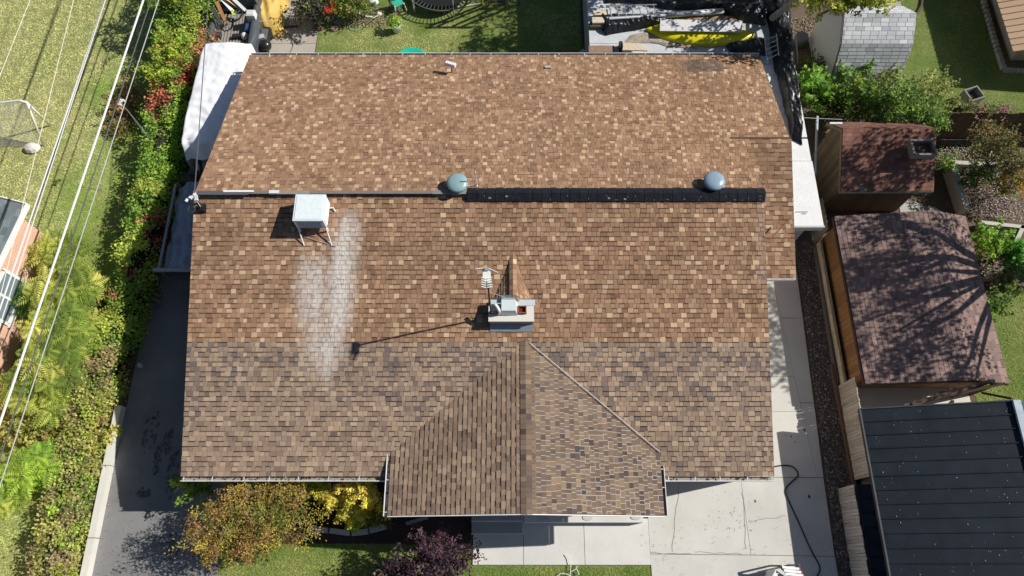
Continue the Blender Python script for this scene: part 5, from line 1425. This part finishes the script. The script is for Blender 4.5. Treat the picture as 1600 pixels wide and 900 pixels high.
b = MB(); b.box((P(445, 43, .05).x, P(445, 43, .05).y, .06), (1.1, .05, .05), rz=.15, col=(.06, .05, .05)); tag(b.build('rake_handle', PAINT), 'dark pole lying on the backyard pad by the bush', 'pole')
b = MB(); b.tube([P(424, 36, .03), P(440, 45, .03), P(455, 58, .03), P(458, 72, .03), P(452, 85, .03)], .012, 5, (.12, .10, .08)); tag(b.build('thin_cord', PAINT), 'thin cord curving over the backyard pad', 'cord')

# ------------------------------------------------------------------ vegetation
GREEN = [((.10, .17, .025), 3), ((.16, .24, .035), 3), ((.24, .30, .045), 1.5), ((.06, .11, .02), 2)]
def clumps(c, r, n, per, cr, flat=.75, hollow=.35, spray=1.6):
    """leaf positions: n sprays through an uneven ellipsoid, per leaves each; also a spray index per leaf"""
    d = rng.normal(size=(n, 3)); d /= np.linalg.norm(d, axis=1)[:, None]
    rad = (hollow + (1 - hollow) * rng.uniform(0, 1, n) ** .6) * rng.uniform(.7, 1.1, n)
    cc = np.array(c) + d * rad[:, None] * np.array(r)
    idx = np.repeat(np.arange(n), per)
    out = d + rng.normal(size=(n, 3)) * .35 + np.array([0, 0, .15]); out /= np.linalg.norm(out, axis=1)[:, None]
    ln = cr * spray * rng.uniform(.4, 1.9, n)
    t = rng.uniform(-.6, 1, n * per)
    tap = (1.1 - .55 * np.abs(t))[:, None]
    p = cc[idx] + out[idx] * (ln[idx] * t)[:, None] + rng.normal(size=(n * per, 3)) * cr * .62 * tap * np.array([1, 1, flat])
    return p, idx, cc

def clump_cols(pal, n, idx, dev=.2):
    base = (pick(pal, n) * rng.uniform(.72, 1.2, (n, 1)))[idx]
    return np.clip(base * rng.uniform(1 - dev, 1 + dev, (len(idx), 1)) * rng.uniform(.95, 1.05, (len(idx), 3)), .004, .9)

def tree(name, base, crowns, pal, leaf, label, cat='tree', trunk_r=.08, per=40, group=None, trunk_top=None, limbs=7, bias=.7, bark=None, aspect=.6, bcol=(.2, .15, .11)):
    """crowns: (centre, radii, clump count, clump radius)"""
    t = thing(name, (base[0], base[1], base[2] if len(base) > 2 else 0), label, cat, group)
    fb_ = MB(); wood = MB()
    b0 = Vector((base[0], base[1], base[2] if len(base) > 2 else 0))
    cm_ = sum((Vector(c[0]) for c in crowns), Vector()) / len(crowns)
    tt = Vector(trunk_top) if trunk_top else Vector((b0.x * .4 + cm_.x * .6, b0.y * .4 + cm_.y * .6, b0.z + (cm_.z - b0.z) * .55))
    wood.tube([b0 - Vector((0, 0, .05)), b0.lerp(tt, .5) + Vector((rnd.uniform(-.05, .05), rnd.uniform(-.05, .05), 0)), tt], [trunk_r, trunk_r * .85, trunk_r * .7], 8, bcol)
    for (c, r, n, cr) in crowns:
        p, idx, cc = clumps(c, r, n, per, cr)
        keep = p[:, 2] > .03
        cols = clump_cols(pal, n, idx)
        fb_.leaves(p[keep], leaf, cols[keep], bias=bias, aspect=aspect)
        for k in range(min(limbs, n)):
            e = Vector(cc[k]); m_ = tt.lerp(e, .5) + Vector((rnd.uniform(-.1, .1), rnd.uniform(-.1, .1), .08))
            wood.tube([tt, m_, e], [trunk_r * .5, trunk_r * .33, trunk_r * .12], 5, bcol, cap=False)
    wood.build('trunk', BARK if bark is None else bark, t, smooth=True)
    fb_.build('crown', LEAF, t)
    return t

# vine hedge along the left boundary
HG = thing('vine_hedge', (-12.9, 10, 0), 'long vine-covered hedge between the left lawn and the house', 'hedge')
hy = np.linspace(-2.5, 24, 160)
def hedge_shape(y):
    """centre x, half width, height"""
    cx_ = np.interp(y, [-3, 0, 3, 5, 7.2, 9, 12, 15, 18, 21, 24], [-13.98, -13.94, -13.88, -13.74, -13.30, -13.08, -12.95, -12.95, -12.9, -12.95, -13])
    hw = np.interp(y, [-3, 0, 3, 5, 7.2, 9, 12, 15, 18, 21, 24], [.50, .50, .54, .55, .40, .46, .58, .68, .95, 1.15, 1.2])
    ht = np.interp(y, [-3, 0, 3, 5, 7.2, 9, 12, 15, 18, 21, 24], [1.05, 1.05, 1.15, 1.3, 1.5, 1.6, 1.7, 1.75, 2.0, 2.3, 2.4])
    return cx_, hw, ht
fm = MB()
NCL = 1500
cy = rng.uniform(-2.5, 24, NCL)
hx, hw_, ht_ = hedge_shape(cy)
hw_ = hw_ * (.8 + .4 * vnoise(cy * 1.3, cy * 0, 91)); ht_ = ht_ * (.85 + .28 * vnoise(cy * 1.1, cy * 0 + 3, 92))
an = rng.uniform(-.35, np.pi + .35, NCL)
rr = rng.uniform(.72, 1.03, NCL)
ccx = hx + np.sign(np.cos(an)) * np.abs(np.cos(an)) ** .75 * hw_ * rr
ccz = np.maximum(.12, np.abs(np.sin(an)) ** .6 * ht_ * rr * np.where(np.sin(an) < 0, .3, 1))
per = 46
idx = np.repeat(np.arange(NCL), per)
pp = np.stack([ccx, cy, ccz], 1)[idx] + rng.normal(size=(NCL * per, 3)) * [.12, .13, .09]
low = cy < 6.8
redz = fbm(ccx * .9 + 7, cy * .55, 93)
hc = np.where(rng.uniform(0, 1, (NCL, 1)) < .5, np.array([[.17, .24, .035]]), np.array([[.10, .17, .03]])) * rng.uniform(.75, 1.3, (NCL, 1))
yel = fbm(ccx * .8, cy * .8, 95)
m_ = (yel > .56)[:, None] & np.ones((1, 3), bool); hc = np.where(m_, np.array([[.25, .29, .055]]) * rng.uniform(.75, 1.2, (NCL, 1)), hc)
lowm = (low & (rng.uniform(0, 1, NCL) < .75))[:, None] & np.ones((1, 3), bool)
hc = np.where(lowm, np.where(rng.uniform(0, 1, (NCL, 1)) < .6, np.array([[.24, .235, .075]]), np.array([[.19, .145, .08]])) * rng.uniform(.6, 1.25, (NCL, 1)), hc)
redm = ((redz > .57) & (rng.uniform(0, 1, NCL) < .65) & (cy > 8))[:, None] & np.ones((1, 3), bool)
hc = np.where(redm, np.where(rng.uniform(0, 1, (NCL, 1)) < .5, np.array([[.24, .035, .045]]), np.array([[.30, .13, .07]])) * rng.uniform(.7, 1.2, (NCL, 1)), hc)
lc = np.clip(1.3 * hc[idx], 0, .5) * rng.uniform(.75, 1.25, (len(idx), 1))
keep = pp[:, 2] > .02
fm.leaves(pp[keep], .088, lc[keep], bias=.6, aspect=.75)
fm.build('foliage', LEAF, HG)
core = MB()
def hcore(u, v):
    y = -2.5 + 26.5 * v; x_, w_, h_ = hedge_shape(y); a = u * np.pi
    return x_ + np.cos(a) * w_ * .66, y, np.maximum(.0, np.sin(a) * h_ * .78)
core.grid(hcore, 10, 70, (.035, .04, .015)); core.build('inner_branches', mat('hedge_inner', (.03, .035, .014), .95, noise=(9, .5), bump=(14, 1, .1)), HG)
for y in np.arange(-2, 24, 2.4):
    b = MB(); x_, w_, h_ = hedge_shape(y); b.tube([(x_, y, 0), (x_, y, h_ * .85)], .04, 6, (.2, .15, .1)); b.build('fence_post', WOODB, HG)

# taller green shrubs rising out of the hedge at the top
tree('hedge_bush', (-13.2, 21.2), [((-13.2, 21.0, 2.2), (1.15, 1.5, .8), 120, .16)], [((.14, .22, .03), 3), ((.09, .15, .025), 3), ((.24, .28, .05), 1)], .11, 'tall green bush rising from the hedge at the top edge', 'bush', .06, 34)
tree('hedge_bush', (-12.8, 17.8), [((-12.9, 17.9, 1.9), (.95, 1.3, .5), 80, .15)], [((.30, .36, .05), 3), ((.18, .25, .04), 2), ((.36, .30, .08), 1)], .11, 'bright yellow-green vine mound on the hedge beside the white tarp', 'bush', .05, 34)

# fern-leaved sumac saplings
def frond_mesh(mb, base, d, ln, droop, col, n=9, lw=.165, ll=.046):
    base = Vector(base); d = Vector((d[0], d[1], 0)).normalized(); s_ = Vector((-d.y, d.x, 0))
    V = []; C_ = []
    cols = []
    for i in range(n):
        t = (i + 1) / n
        q = base + d * (ln * t) + Vector((0, 0, ln * (.35 * t - droop * t * t)))
        L = lw * math.sin(math.pi * min(1, .18 + t * .80)) * 1.15
        for sg in (-1, 1):
            tip = q + s_ * sg * L + d * L * .35 + Vector((0, 0, -L * .25))
            w_ = d * (ll * .5)
            V += [q - w_, q.lerp(tip, .5) - w_ * 1.2, tip, q.lerp(tip, .5) + w_ * 1.2]
            k = rnd.uniform(.82, 1.18); cols.append((col[0] * k, col[1] * k, col[2] * k))
    N_ = len(V) // 4
    mb.add(np.array([tuple(v) for v in V]), np.arange(N_ * 4).reshape(N_, 4), np.array(cols))
    q0, q1 = base, base + d * ln + Vector((0, 0, ln * (.35 - droop)))
    mid = base + d * ln * .5 + Vector((0, 0, ln * (.175 - droop * .25)))
    mb.tube([q0, mid, q1], [.008, .006, .003], 4, (.22, .2, .06), cap=False)
SUMP = [((.33, .37, .075), 3), ((.25, .31, .06), 3), ((.42, .41, .10), 1.6), ((.14, .21, .04), 1.6)]
def sumac(u, v, h, nst, spread, label, fl=.74, pal=SUMP):
    q = P(u, v, h * .8)
    t = thing('sumac_sapling', (q.x, q.y, 0), label, 'sapling', 'fern-leaved sumac saplings by the brick house')
    fr_, st_ = MB(), MB()
    for k in range(nst):
        a0 = rnd.uniform(0, 6.28); rr_ = spread * math.sqrt(rnd.random())
        x, y = q.x + rr_ * math.cos(a0), q.y + rr_ * math.sin(a0)
        hh = h * rnd.uniform(.62, 1.12)
        st_.tube([(q.x + (x - q.x) * .4, q.y + (y - q.y) * .4, 0), (x, y, hh)], [.022, .012], 5, (.2, .17, .1))
        nf = rnd.randint(8, 11); a = rnd.uniform(0, 6.28); col = choose(pal)
        for i in range(nf):
            a += 2.4
            frond_mesh(fr_, (x, y, hh - .04 * i), (math.cos(a), math.sin(a)), fl * rnd.uniform(.6, 1.05), rnd.uniform(.35, .6), col)
    fr_.build('fronds', LEAF, t); st_.build('stems', BARK, t)
sumac(95, 395, 1.6, 10, .55, 'bright sumac clump at the foot of the brick house corner')
sumac(118, 400, 1.7, 10, .55, 'bright sumac clump highest up beside the hedge shadow')
sumac(80, 450, 1.7, 10, .6, 'sumac clump in front of the brick house window')
sumac(116, 455, 1.9, 13, .65, 'tall sumac clump midway between brick house and hedge')
sumac(95, 510, 1.9, 13, .65, 'sumac clump below the window where wires cross')
sumac(120, 515, 1.7, 10, .55, 'sumac clump low beside the narrow part of the hedge')
sumac(65, 560, 1.8, 12, .65, 'sumac clump under the thick wire beside the brick wall')
sumac(110, 570, 1.8, 12, .6, 'sumac clump right of the one under the thick wire')
sumac(75, 620, 1.6, 10, .55, 'yellowish sumac clump above the olive ground cover')
sumac(30, 610, 1.5, 8, .5, 'sumac clump near the left edge under the thick wire')
sumac(60, 385, 1.2, 3, .35, 'small sumac shoots against the brick wall corner', .42)
sumac(36, 470, 1.6, 2, .25, 'thin dark green sumac shoots over the house window', .6, [((.10, .2, .03), 1), ((.14, .25, .04), 1)])
sumac(30, 735, 1.1, 12, .6, 'bright green sumac clump at the lower left edge', .72, [((.27, .38, .05), 2), ((.21, .33, .045), 2), ((.34, .41, .07), 1)])
sumac(75, 730, 1.0, 11, .5, 'bright green sumac clump right of the lower left one', .66, [((.27, .38, .05), 2), ((.19, .31, .045), 2)])
sumac(5, 775, .9, 6, .4, 'sumac clump at the dry grass by the lower left edge', .55)

def shrub(name, u, v, z, r, n, pal, leaf, label, cr=.12, per=36, trunk_r=.03, cat='shrub', group=None, bias=.7, aspect=.65):
    q = P(u, v, z)
    return tree(name, (q.x, q.y), [((q.x, q.y, z), r, n, cr)], pal, leaf, label, cat, trunk_r, per, group, limbs=9, bias=bias, aspect=aspect)
OLIVE = [((.30, .29, .075), 3), ((.22, .24, .055), 3), ((.40, .36, .08), 2), ((.28, .18, .08), 1.2)]
shrub('ground_shrub', 60, 672, .45, (1.3, .55, .4), 90, OLIVE, .10, 'olive yellow ground cover below the sumac clumps', .14)
shrub('ground_shrub', 135, 680, .5, (.8, .7, .45), 80, OLIVE, .10, 'olive yellow mound filling the gap at the wide hedge', .14)
shrub('ground_shrub', 140, 630, .45, (.6, .8, .4), 60, OLIVE, .10, 'yellowish weeds between the sumac and the hedge foot', .14)
shrub('ground_shrub', 20, 655, .45, (.8, .8, .4), 60, OLIVE, .10, 'weedy olive mound at the left edge under the thick wire', .14)
shrub('ground_shrub', 190, 170, .35, (.5, 1.6, .3), 70, [((.12, .15, .04), 2), ((.28, .15, .06), 2), ((.2, .12, .05), 1)], .09, 'rusty brown weeds along the hedge foot under the cable splice', .14)

# front garden
FTP = [((.27, .20, .055), 3), ((.31, .245, .05), 3), ((.20, .20, .045), 2.2), ((.24, .135, .055), 2.2), ((.15, .10, .05), 1.2), ((.14, .18, .035), .8)]
q = P(385, 806, 2.1)
tree('front_tree', (q.x + .1, q.y - .2), [((q.x - .9, q.y - .25, 2.0), (1.05, .85, .75), 48, .19), ((q.x + .1, q.y + .1, 2.3), (1.15, .95, .85), 58, .19), ((q.x + 1.15, q.y + .15, 2.0), (.95, .85, .75), 44, .19), ((q.x - .3, q.y - .7, 1.7), (1.25, .6, .6), 46, .18), ((q.x + .75, q.y - .6, 1.75), (.95, .55, .6), 32, .18), ((q.x + .15, q.y + .75, 2.3), (1.1, .4, .5), 24, .15)],
     FTP, .066, 'olive and bronze leaved tree in front of the left gutter', trunk_r=.09, per=72)
b_ = P(400, 735, 2.9)
shrub('green_bush', 300, 760, 1.2, (.5, .4, .5), 30, GREEN, .10, 'green bush at the front left corner under the gutter', .12)
YEL = [((.47, .39, .06), 3), ((.42, .35, .07), 2), ((.54, .47, .13), 1.4), ((.30, .28, .05), .8)]
q = P(545, 782, 1.9)
tree('yellow_shrub', (q.x, q.y), [((q.x - .55, q.y + .15, 1.75), (.45, .35, .35), 26, .09), ((q.x + .05, q.y + .2, 2.0), (.38, .4, .3), 22, .09), ((q.x + .5, q.y + .22, 2.15), (.34, .4, .28), 24, .085), ((q.x + .05, q.y - .3, 1.6), (.36, .35, .32), 24, .09), ((q.x + .2, q.y - .05, 1.2), (.8, .6, .4), 30, .12)], YEL, .075, 'golden yellow shrub beside the left gable gutter', 'shrub', .04, 60)
shrub('green_shrub', 553, 812, 1.1, (.28, .36, .3), 26, [((.22, .36, .04), 2), ((.14, .26, .03), 2), ((.30, .42, .06), 1)], .08, 'small bright green shrub just below the golden shrub', .08, 40)
shrub('dark_shrub', 585, 800, .9, (.45, .55, .45), 40, [((.17, .14, .03), 2), ((.10, .10, .025), 2)], .08, 'dim ochre shrub in shade beside the gable', .12)
shrub('low_shrub', 470, 760, 1.5, (.7, .35, .5), 50, [((.34, .38, .05), 3), ((.24, .32, .04), 2)], .085, 'yellow-green shrub between the bronze tree and the gutter', .11)
PUR = [((.055, .028, .040), 3), ((.085, .045, .058), 2), ((.14, .085, .095), 1.2), ((.035, .02, .028), 2), ((.12, .10, .06), .4)]
q = P(665, 884, 1.9)
tree('purple_plum', (q.x, q.y - .2), [((q.x, q.y - .1, 1.9), (1.25, .75, .7), 120, .15), ((q.x - .9, q.y - .45, 1.6), (.9, .5, .5), 50, .16), ((q.x + .55, q.y + .15, 2.0), (.85, .5, .6), 55, .15), ((q.x + .1, q.y + .75, 2.0), (.9, .35, .4), 16, .09)], PUR, .10, 'purple-leaved plum tree at the bottom edge before the steps', trunk_r=.05, per=32, aspect=.5, limbs=14)

# right-hand side plants
q = P(1320, 8, 5.0)
CAN = [((.30, .32, .05), 3), ((.20, .24, .04), 3), ((.38, .36, .07), 1.5), ((.13, .16, .03), 1.5)]
tree('maple_tree', (10.75, 21.2), [((q.x - .2, q.y + .55, 5.2), (1.5, 1.0, .8), 88, .16), ((q.x + 1.1, q.y + .45, 5.0), (1.0, .8, .6), 58, .15), ((q.x - 1.4, q.y + 1.3, 5.2), (1.2, .8, .7), 16, .14), ((q.x + .3, q.y + 3.9, 6.4), (2.4, 1.7, 1.3), 110, .24), ((q.x - 2.4, q.y + 4.2, 5.8), (1.5, 1.3, 1.1), 50, .24)], CAN, .13, 'yellow-green tree overhanging the white shed at the top right', trunk_r=.17, per=34, trunk_top=(10.4, 20.9, 3.4), limbs=5, bcol=(.3, .28, .25))
b = MB()
for (ua, va, za, ub, vb, zb, r0, r1) in ((1207, 28, 2.8, 1252, -8, 5.0, .13, .08), (1212, 24, 2.9, 1248, 2, 4.2, .09, .06), (1226, 8, 3.6, 1238, -14, 5.0, .06, .04)):
    b.tube([P(ua, va, za), P(ub, vb, zb)], [r0, r1], 8, (.3, .28, .25))
tag(b.build('bare_limbs', mat('grey_bark', (.34, .32, .29), .95, noise=(10, .25), bump=(20, .6))), 'pair of thick grey bare limbs leaning over the black roof tarp', 'branch')
# off to the back: trees that shade the yard
tree('yard_tree', (6.4, 24.0), [((5.5, 20.0, 5.7), (1.0, .9, .7), 44, .17), ((6.2, 21.6, 6.0), (1.5, 1.1, 1.0), 60, .22), ((6.8, 24.2, 6.0), (2.2, 1.8, 1.4), 120, .28)], GREEN, .15, 'leafy tree standing behind the flat-roofed outbuilding', trunk_r=.16, per=26)
SG1 = [((.13, .21, .035), 3), ((.09, .15, .03), 2.5), ((.22, .28, .05), 1.3), ((.06, .10, .02), 1.6)]
SGD = [((.09, .13, .03), 3), ((.14, .17, .045), 2), ((.2, .19, .06), 1), ((.05, .08, .02), 2)]
gl = 'shrubs between the white and brown sheds'
shrub('shed_shrub', 1275, 135, 1.2, (.55, .8, .6), 45, [((.18, .30, .045), 3), ((.12, .22, .035), 2)], .17, 'broad-leaved bright green shrub beside the black breezeway roll', .15, 22, group=gl, aspect=.8)
shrub('shed_shrub', 1316, 112, 1.5, (.28, .35, .5), 22, [((.12, .20, .05), 2), ((.17, .26, .07), 1)], .12, 'left upright green sapling before the white shed', .11, 30, group=gl)
shrub('shed_shrub', 1350, 110, 1.5, (.24, .35, .5), 20, [((.12, .20, .05), 2), ((.17, .26, .07), 1)], .12, 'middle upright green sapling before the white shed', .11, 30, group=gl)
shrub('shed_shrub', 1396, 115, 1.4, (.38, .4, .45), 28, [((.22, .25, .06), 2), ((.15, .2, .05), 2)], .10, 'olive sapling at the right end of the white shed', .12, 30, group=gl)
shrub('shed_shrub', 1340, 156, 1.4, (.75, .8, .75), 80, SG1, .11, 'mid green shrub directly behind the smaller brown shed', .15, 32, group=gl)
shrub('shed_shrub', 1290, 165, .9, (.8, .6, .5), 50, SGD, .10, 'dark shrub in the gap beside the breezeway rail', .15, 30, group=gl)
shrub('shed_shrub', 1400, 165, 2.2, (1.1, .9, .9), 130, SG1, .10, 'large green shrub leaning over the smaller brown shed roof', .16, 34, group=gl)
shrub('shed_shrub', 1440, 190, 2.0, (.75, .8, .75), 80, SG1, .10, 'green shrub behind the roof hatch of the smaller shed', .15, 34, group=gl)
shrub('shed_shrub', 1455, 140, 1.3, (.85, .8, .6), 70, [((.20, .24, .06), 2), ((.28, .28, .09), 2), ((.12, .16, .04), 2)], .09, 'pale olive shrub at the edge of the shaded far lawn', .15, 32, group=gl)
shrub('shed_shrub', 1375, 140, 1.5, (.6, .6, .6), 60, [((.16, .14, .06), 2), ((.12, .16, .04), 2)], .09, 'brownish shrub between the white shed and large green shrub', .15, 32, group=gl)
shrub('shed_shrub', 1265, 112, .7, (.6, .6, .4), 40, SGD, .10, 'low dark weeds at the foot of the white shed wall', .15, 30, group=gl)
shrub('fence_flower', 1545, 170, 1.7, (1.2, .18, .16), 34, [((.36, .14, .22), 2), ((.15, .14, .06), 2), ((.1, .13, .03), 2)], .07, 'pink flowering vine along the top of the brown fence', .10, 26)
shrub('fence_flower', 1500, 166, 1.6, (.5, .2, .3), 30, [((.25, .25, .08), 2), ((.12, .14, .05), 2)], .08, 'straggly vine on the brown fence below the grey box', .10, 26)
BUSHB = [((.16, .125, .05), 3), ((.11, .10, .04), 2), ((.22, .15, .05), 1), ((.12, .15, .04), 2)]
q = P(1560, 225, 2.3)
tree('bronze_sapling', (q.x + .1, q.y - .3), [((q.x - .1, q.y + .1, 2.2), (.85, .75, .8), 75, .16), ((q.x + .6, q.y - .4, 1.9), (.7, .7, .6), 50, .16)], BUSHB, .085, 'bronze leaved sapling growing over the retaining wall', trunk_r=.05, per=30)
shrub('orange_shrub', 1584, 285, 1.4, (.55, .5, .5), 45, [((.34, .2, .03), 2), ((.22, .17, .04), 2), ((.12, .15, .04), 1.6)], .085, 'orange-tinged shrub in the leafy bed at the right edge', .13, 32)
shrub('bed_shrub', 1530, 275, .9, (.6, .4, .35), 40, SGD, .085, 'dark green shrub just inside the retaining wall', .13, 30)
shrub('bed_shrub', 1480, 258, .5, (.45, .35, .3), 26, SG1, .085, 'low green plant outside the retaining wall corner', .12, 28)
shrub('bed_shrub', 1548, 375, .9, (.6, .5, .5), 60, [((.24, .36, .05), 3), ((.14, .24, .04), 2)], .12, 'bright green plant beside the large brown shed roof', .13, 30)
shrub('bed_shrub', 1592, 405, .8, (.5, .6, .45), 45, [((.12, .28, .05), 3), ((.08, .18, .03), 2)], .17, 'large-leaved green plant at the right edge', .13, 22)
shrub('bed_shrub', 1560, 425, .5, (.55, .5, .3), 50, [((.36, .34, .26), 2), ((.2, .22, .1), 2), ((.34, .2, .2), 1)], .08, 'pale flowering plant beside the large brown shed', .12, 30)
shrub('bed_shrub', 1553, 480, .5, (.35, .45, .35), 34, SG1, .10, 'green clump at the lawn edge right of the brown shed', .12, 28)
shrub('bed_shrub', 1575, 448, .5, (.5, .4, .3), 34, SGD, .10, 'dark low clump above the side lawn', .12, 28)
# big tree out of frame on the right, bare lower limbs
tree('shade_tree', (20.0, 10.2), [((18.4, 9.4, 7.6), (1.9, 2.2, 1.3), 84, .24), ((19.4, 7.4, 7.2), (1.9, 1.8, 1.2), 66, .24), ((20.5, 11.2, 8.2), (2.2, 2.0, 1.5), 90, .28), ((18.0, 11.9, 6.6), (1.0, 1.0, .8), 26, .24)], GREEN, .14, 'broad shade tree beyond the right edge of the yard', trunk_r=.28, per=30, trunk_top=(19.8, 10.0, 4.2), limbs=3)
SGT = thing('garden_tree', (20.0, 14.4, 0), 'thin leafy tree beyond the retaining bed at the right', 'tree')
b = MB(); b.tube([(20.0, 14.4, 0), (19.4, 14.2, 3.5), (17.9, 13.9, 6.3)], [.12, .09, .04], 8, (.2, .15, .1)); b.build('trunk', BARK, SGT)
p_, i_, c_ = clumps((17.7, 13.8, 6.9), (1.6, 1.3, 1.0), 110, 26, .22)
b = MB(); b.leaves(p_, .13, clump_cols(GREEN, 110, i_)); b.build('crown', LEAF, SGT)
b = MB()
for pts in ([(19.8, 10.0, 4.0), (18.0, 10.4, 4.9), (15.9, 10.1, 5.2)], [(19.8, 10.0, 4.2), (17.8, 9.0, 5.0), (16.2, 7.9, 5.3)], [(18.0, 10.4, 4.9), (16.4, 9.6, 5.3)], [(17.8, 9.0, 5.0), (16.0, 9.0, 5.2)]):
    b.tube(pts, np.linspace(.10, .035, len(pts)), 6, (.2, .15, .1))
b.build('limb', BARK, bpy.data.objects['shade_tree'])
# backyard bush
shrub('dark_bush', 485, 16, .8, (.95, .6, .6), 95, [((.07, .06, .05), 3), ((.10, .12, .03), 2), ((.05, .045, .045), 2)], .09, 'dark purplish bush beside the backyard pad', .15, 32)
shrub('backyard_bush', 540, 2, .9, (1.2, .5, .6), 100, [((.15, .20, .04), 3), ((.24, .22, .06), 1.5), ((.09, .13, .03), 2)], .09, 'green and tan bush along the top edge left of the chair', .15, 32)
b = MB(); pts_ = np.array([P(514 + rnd.gauss(0, 5), 15 + rnd.gauss(0, 3), 1.45) for _ in range(60)] + [P(519 + rnd.gauss(0, 2), 6 + rnd.gauss(0, 2), 1.5) for _ in range(20)])
b.leaves(pts_, .10, pick([((.36, .035, .02), 3), ((.34, .08, .05), 1)], 80)); tag(b.build('red_flowers', LEAF), 'cluster of red flowers on the backyard bush', 'flowers', kind='stuff')

# grass blades
def grass(name, poly, dens, colfn, h=.07, w_=.012):
    xs = [p[0] for p in poly]; ys = [p[1] for p in poly]
    x0_, x1_, y0_, y1_ = min(xs), max(xs), min(ys), max(ys)
    n_ = int((x1_ - x0_) * (y1_ - y0_) * dens)
    x = rng.uniform(x0_, x1_, n_); y = rng.uniform(y0_, y1_, n_)
    ins = np.zeros(n_, bool); j = len(poly) - 1
    for i in range(len(poly)):
        xi, yi = poly[i]; xj, yj = poly[j]
        ins ^= ((yi > y) != (yj > y)) & (x < (xj - xi) * (y - yi) / (yj - yi + 1e-12) + xi)
        j = i
    x, y = x[ins], y[ins]; n_ = len(x)
    a = rng.uniform(0, 2 * np.pi, n_); hh = h * rng.uniform(.25, .9, n_); ln = h * rng.uniform(.6, 1.6, n_)
    dx, dy = np.cos(a) * w_ / 2, np.sin(a) * w_ / 2
    bb_ = rng.uniform(0, 2 * np.pi, n_)
    V = np.stack([np.stack([x - dx, y - dy, np.zeros(n_)], 1), np.stack([x + dx, y + dy, np.zeros(n_)], 1), np.stack([x + np.cos(bb_) * ln, y + np.sin(bb_) * ln, hh], 1)], 1)
    m = MB(); m.add(V.reshape(-1, 3), np.arange(n_ * 3).reshape(n_, 3), colfn(x, y)); m.build(name, GRASS, kind='stuff')
DRY, GRN, LUSH = np.array([.66, .60, .32]), np.array([.27, .43, .055]), np.array([.115, .20, .03])
def mixc(f, a, b):
    return a * (1 - f)[:, None] + b * f[:, None]
def lawn_left(x, y):
    f = np.clip((x + 17.4) / 2.6 + .35 + (fbm(x * .9, y * .9, 201) - .5) * 1.7 - np.clip((y - 13) * .06, -.5, .5), 0, 1)
    f = np.where(y < 3, f * .5, f)
    c = mixc(f, DRY, GRN)
    bk = (fbm(x * 1.7, y * 1.7, 211) > .57) & (x > -15.6) & (y < 17) & (rng.uniform(0, 1, len(x)) < .55)
    c = np.where(bk[:, None], np.array([.34, .24, .10]), c)
    return c * rng.uniform(.72, 1.25, (len(x), 1)) * (.72 + .5 * vnoise(x * 6, y * 6, 205))[:, None]
def lawn_green(x, y):
    f = np.clip(.5 + (fbm(x * .8, y * .8, 221) - .5) * 2.6, 0, 1)
    return mixc(f, np.array([.46, .46, .19]), np.array([.20, .29, .06])) * rng.uniform(.7, 1.25, (len(x), 1)) * (.75 + .5 * vnoise(x * 6, y * 6, 225))[:, None]
def lawn_lush(x, y):
    f = np.clip(.6 + (fbm(x * .9, y * .9, 231) - .5) * 2.2, 0, 1)
    return mixc(f, np.array([.28, .30, .085]), np.array([.13, .22, .035])) * rng.uniform(.65, 1.3, (len(x), 1))
grass('grass_neighbour', [(-23, -1.2), (-13.3, -1.2), (-13.3, 24), (-23, 24)], 1150, lawn_left, .05, .0115)
grass('grass_backyard', [(-8.1, 17.0), (2.85, 17.0), (2.85, 23.4), (-7.8, 23.4)], 1200, lawn_green, .05, .0115)
grass('grass_far_corner', [(15.7, 15.75), (21.5, 15.75), (19.4, 23), (15.7, 23)], 900, lawn_lush, .055, .012)
grass('grass_side_yard', [(15.6, 4.7), (18.5, 4.7), (18.5, 9.0), (15.6, 9.0)], 800, lawn_lush, .07, .016)
grass('grass_front', [(-9.1, -.9), (4.25, -.9), (4.25, .10), (-1.28, .10), (-1.28, .72), (-6.4, .75), (-9.1, .3)], 1100, lawn_lush, .07, .015)
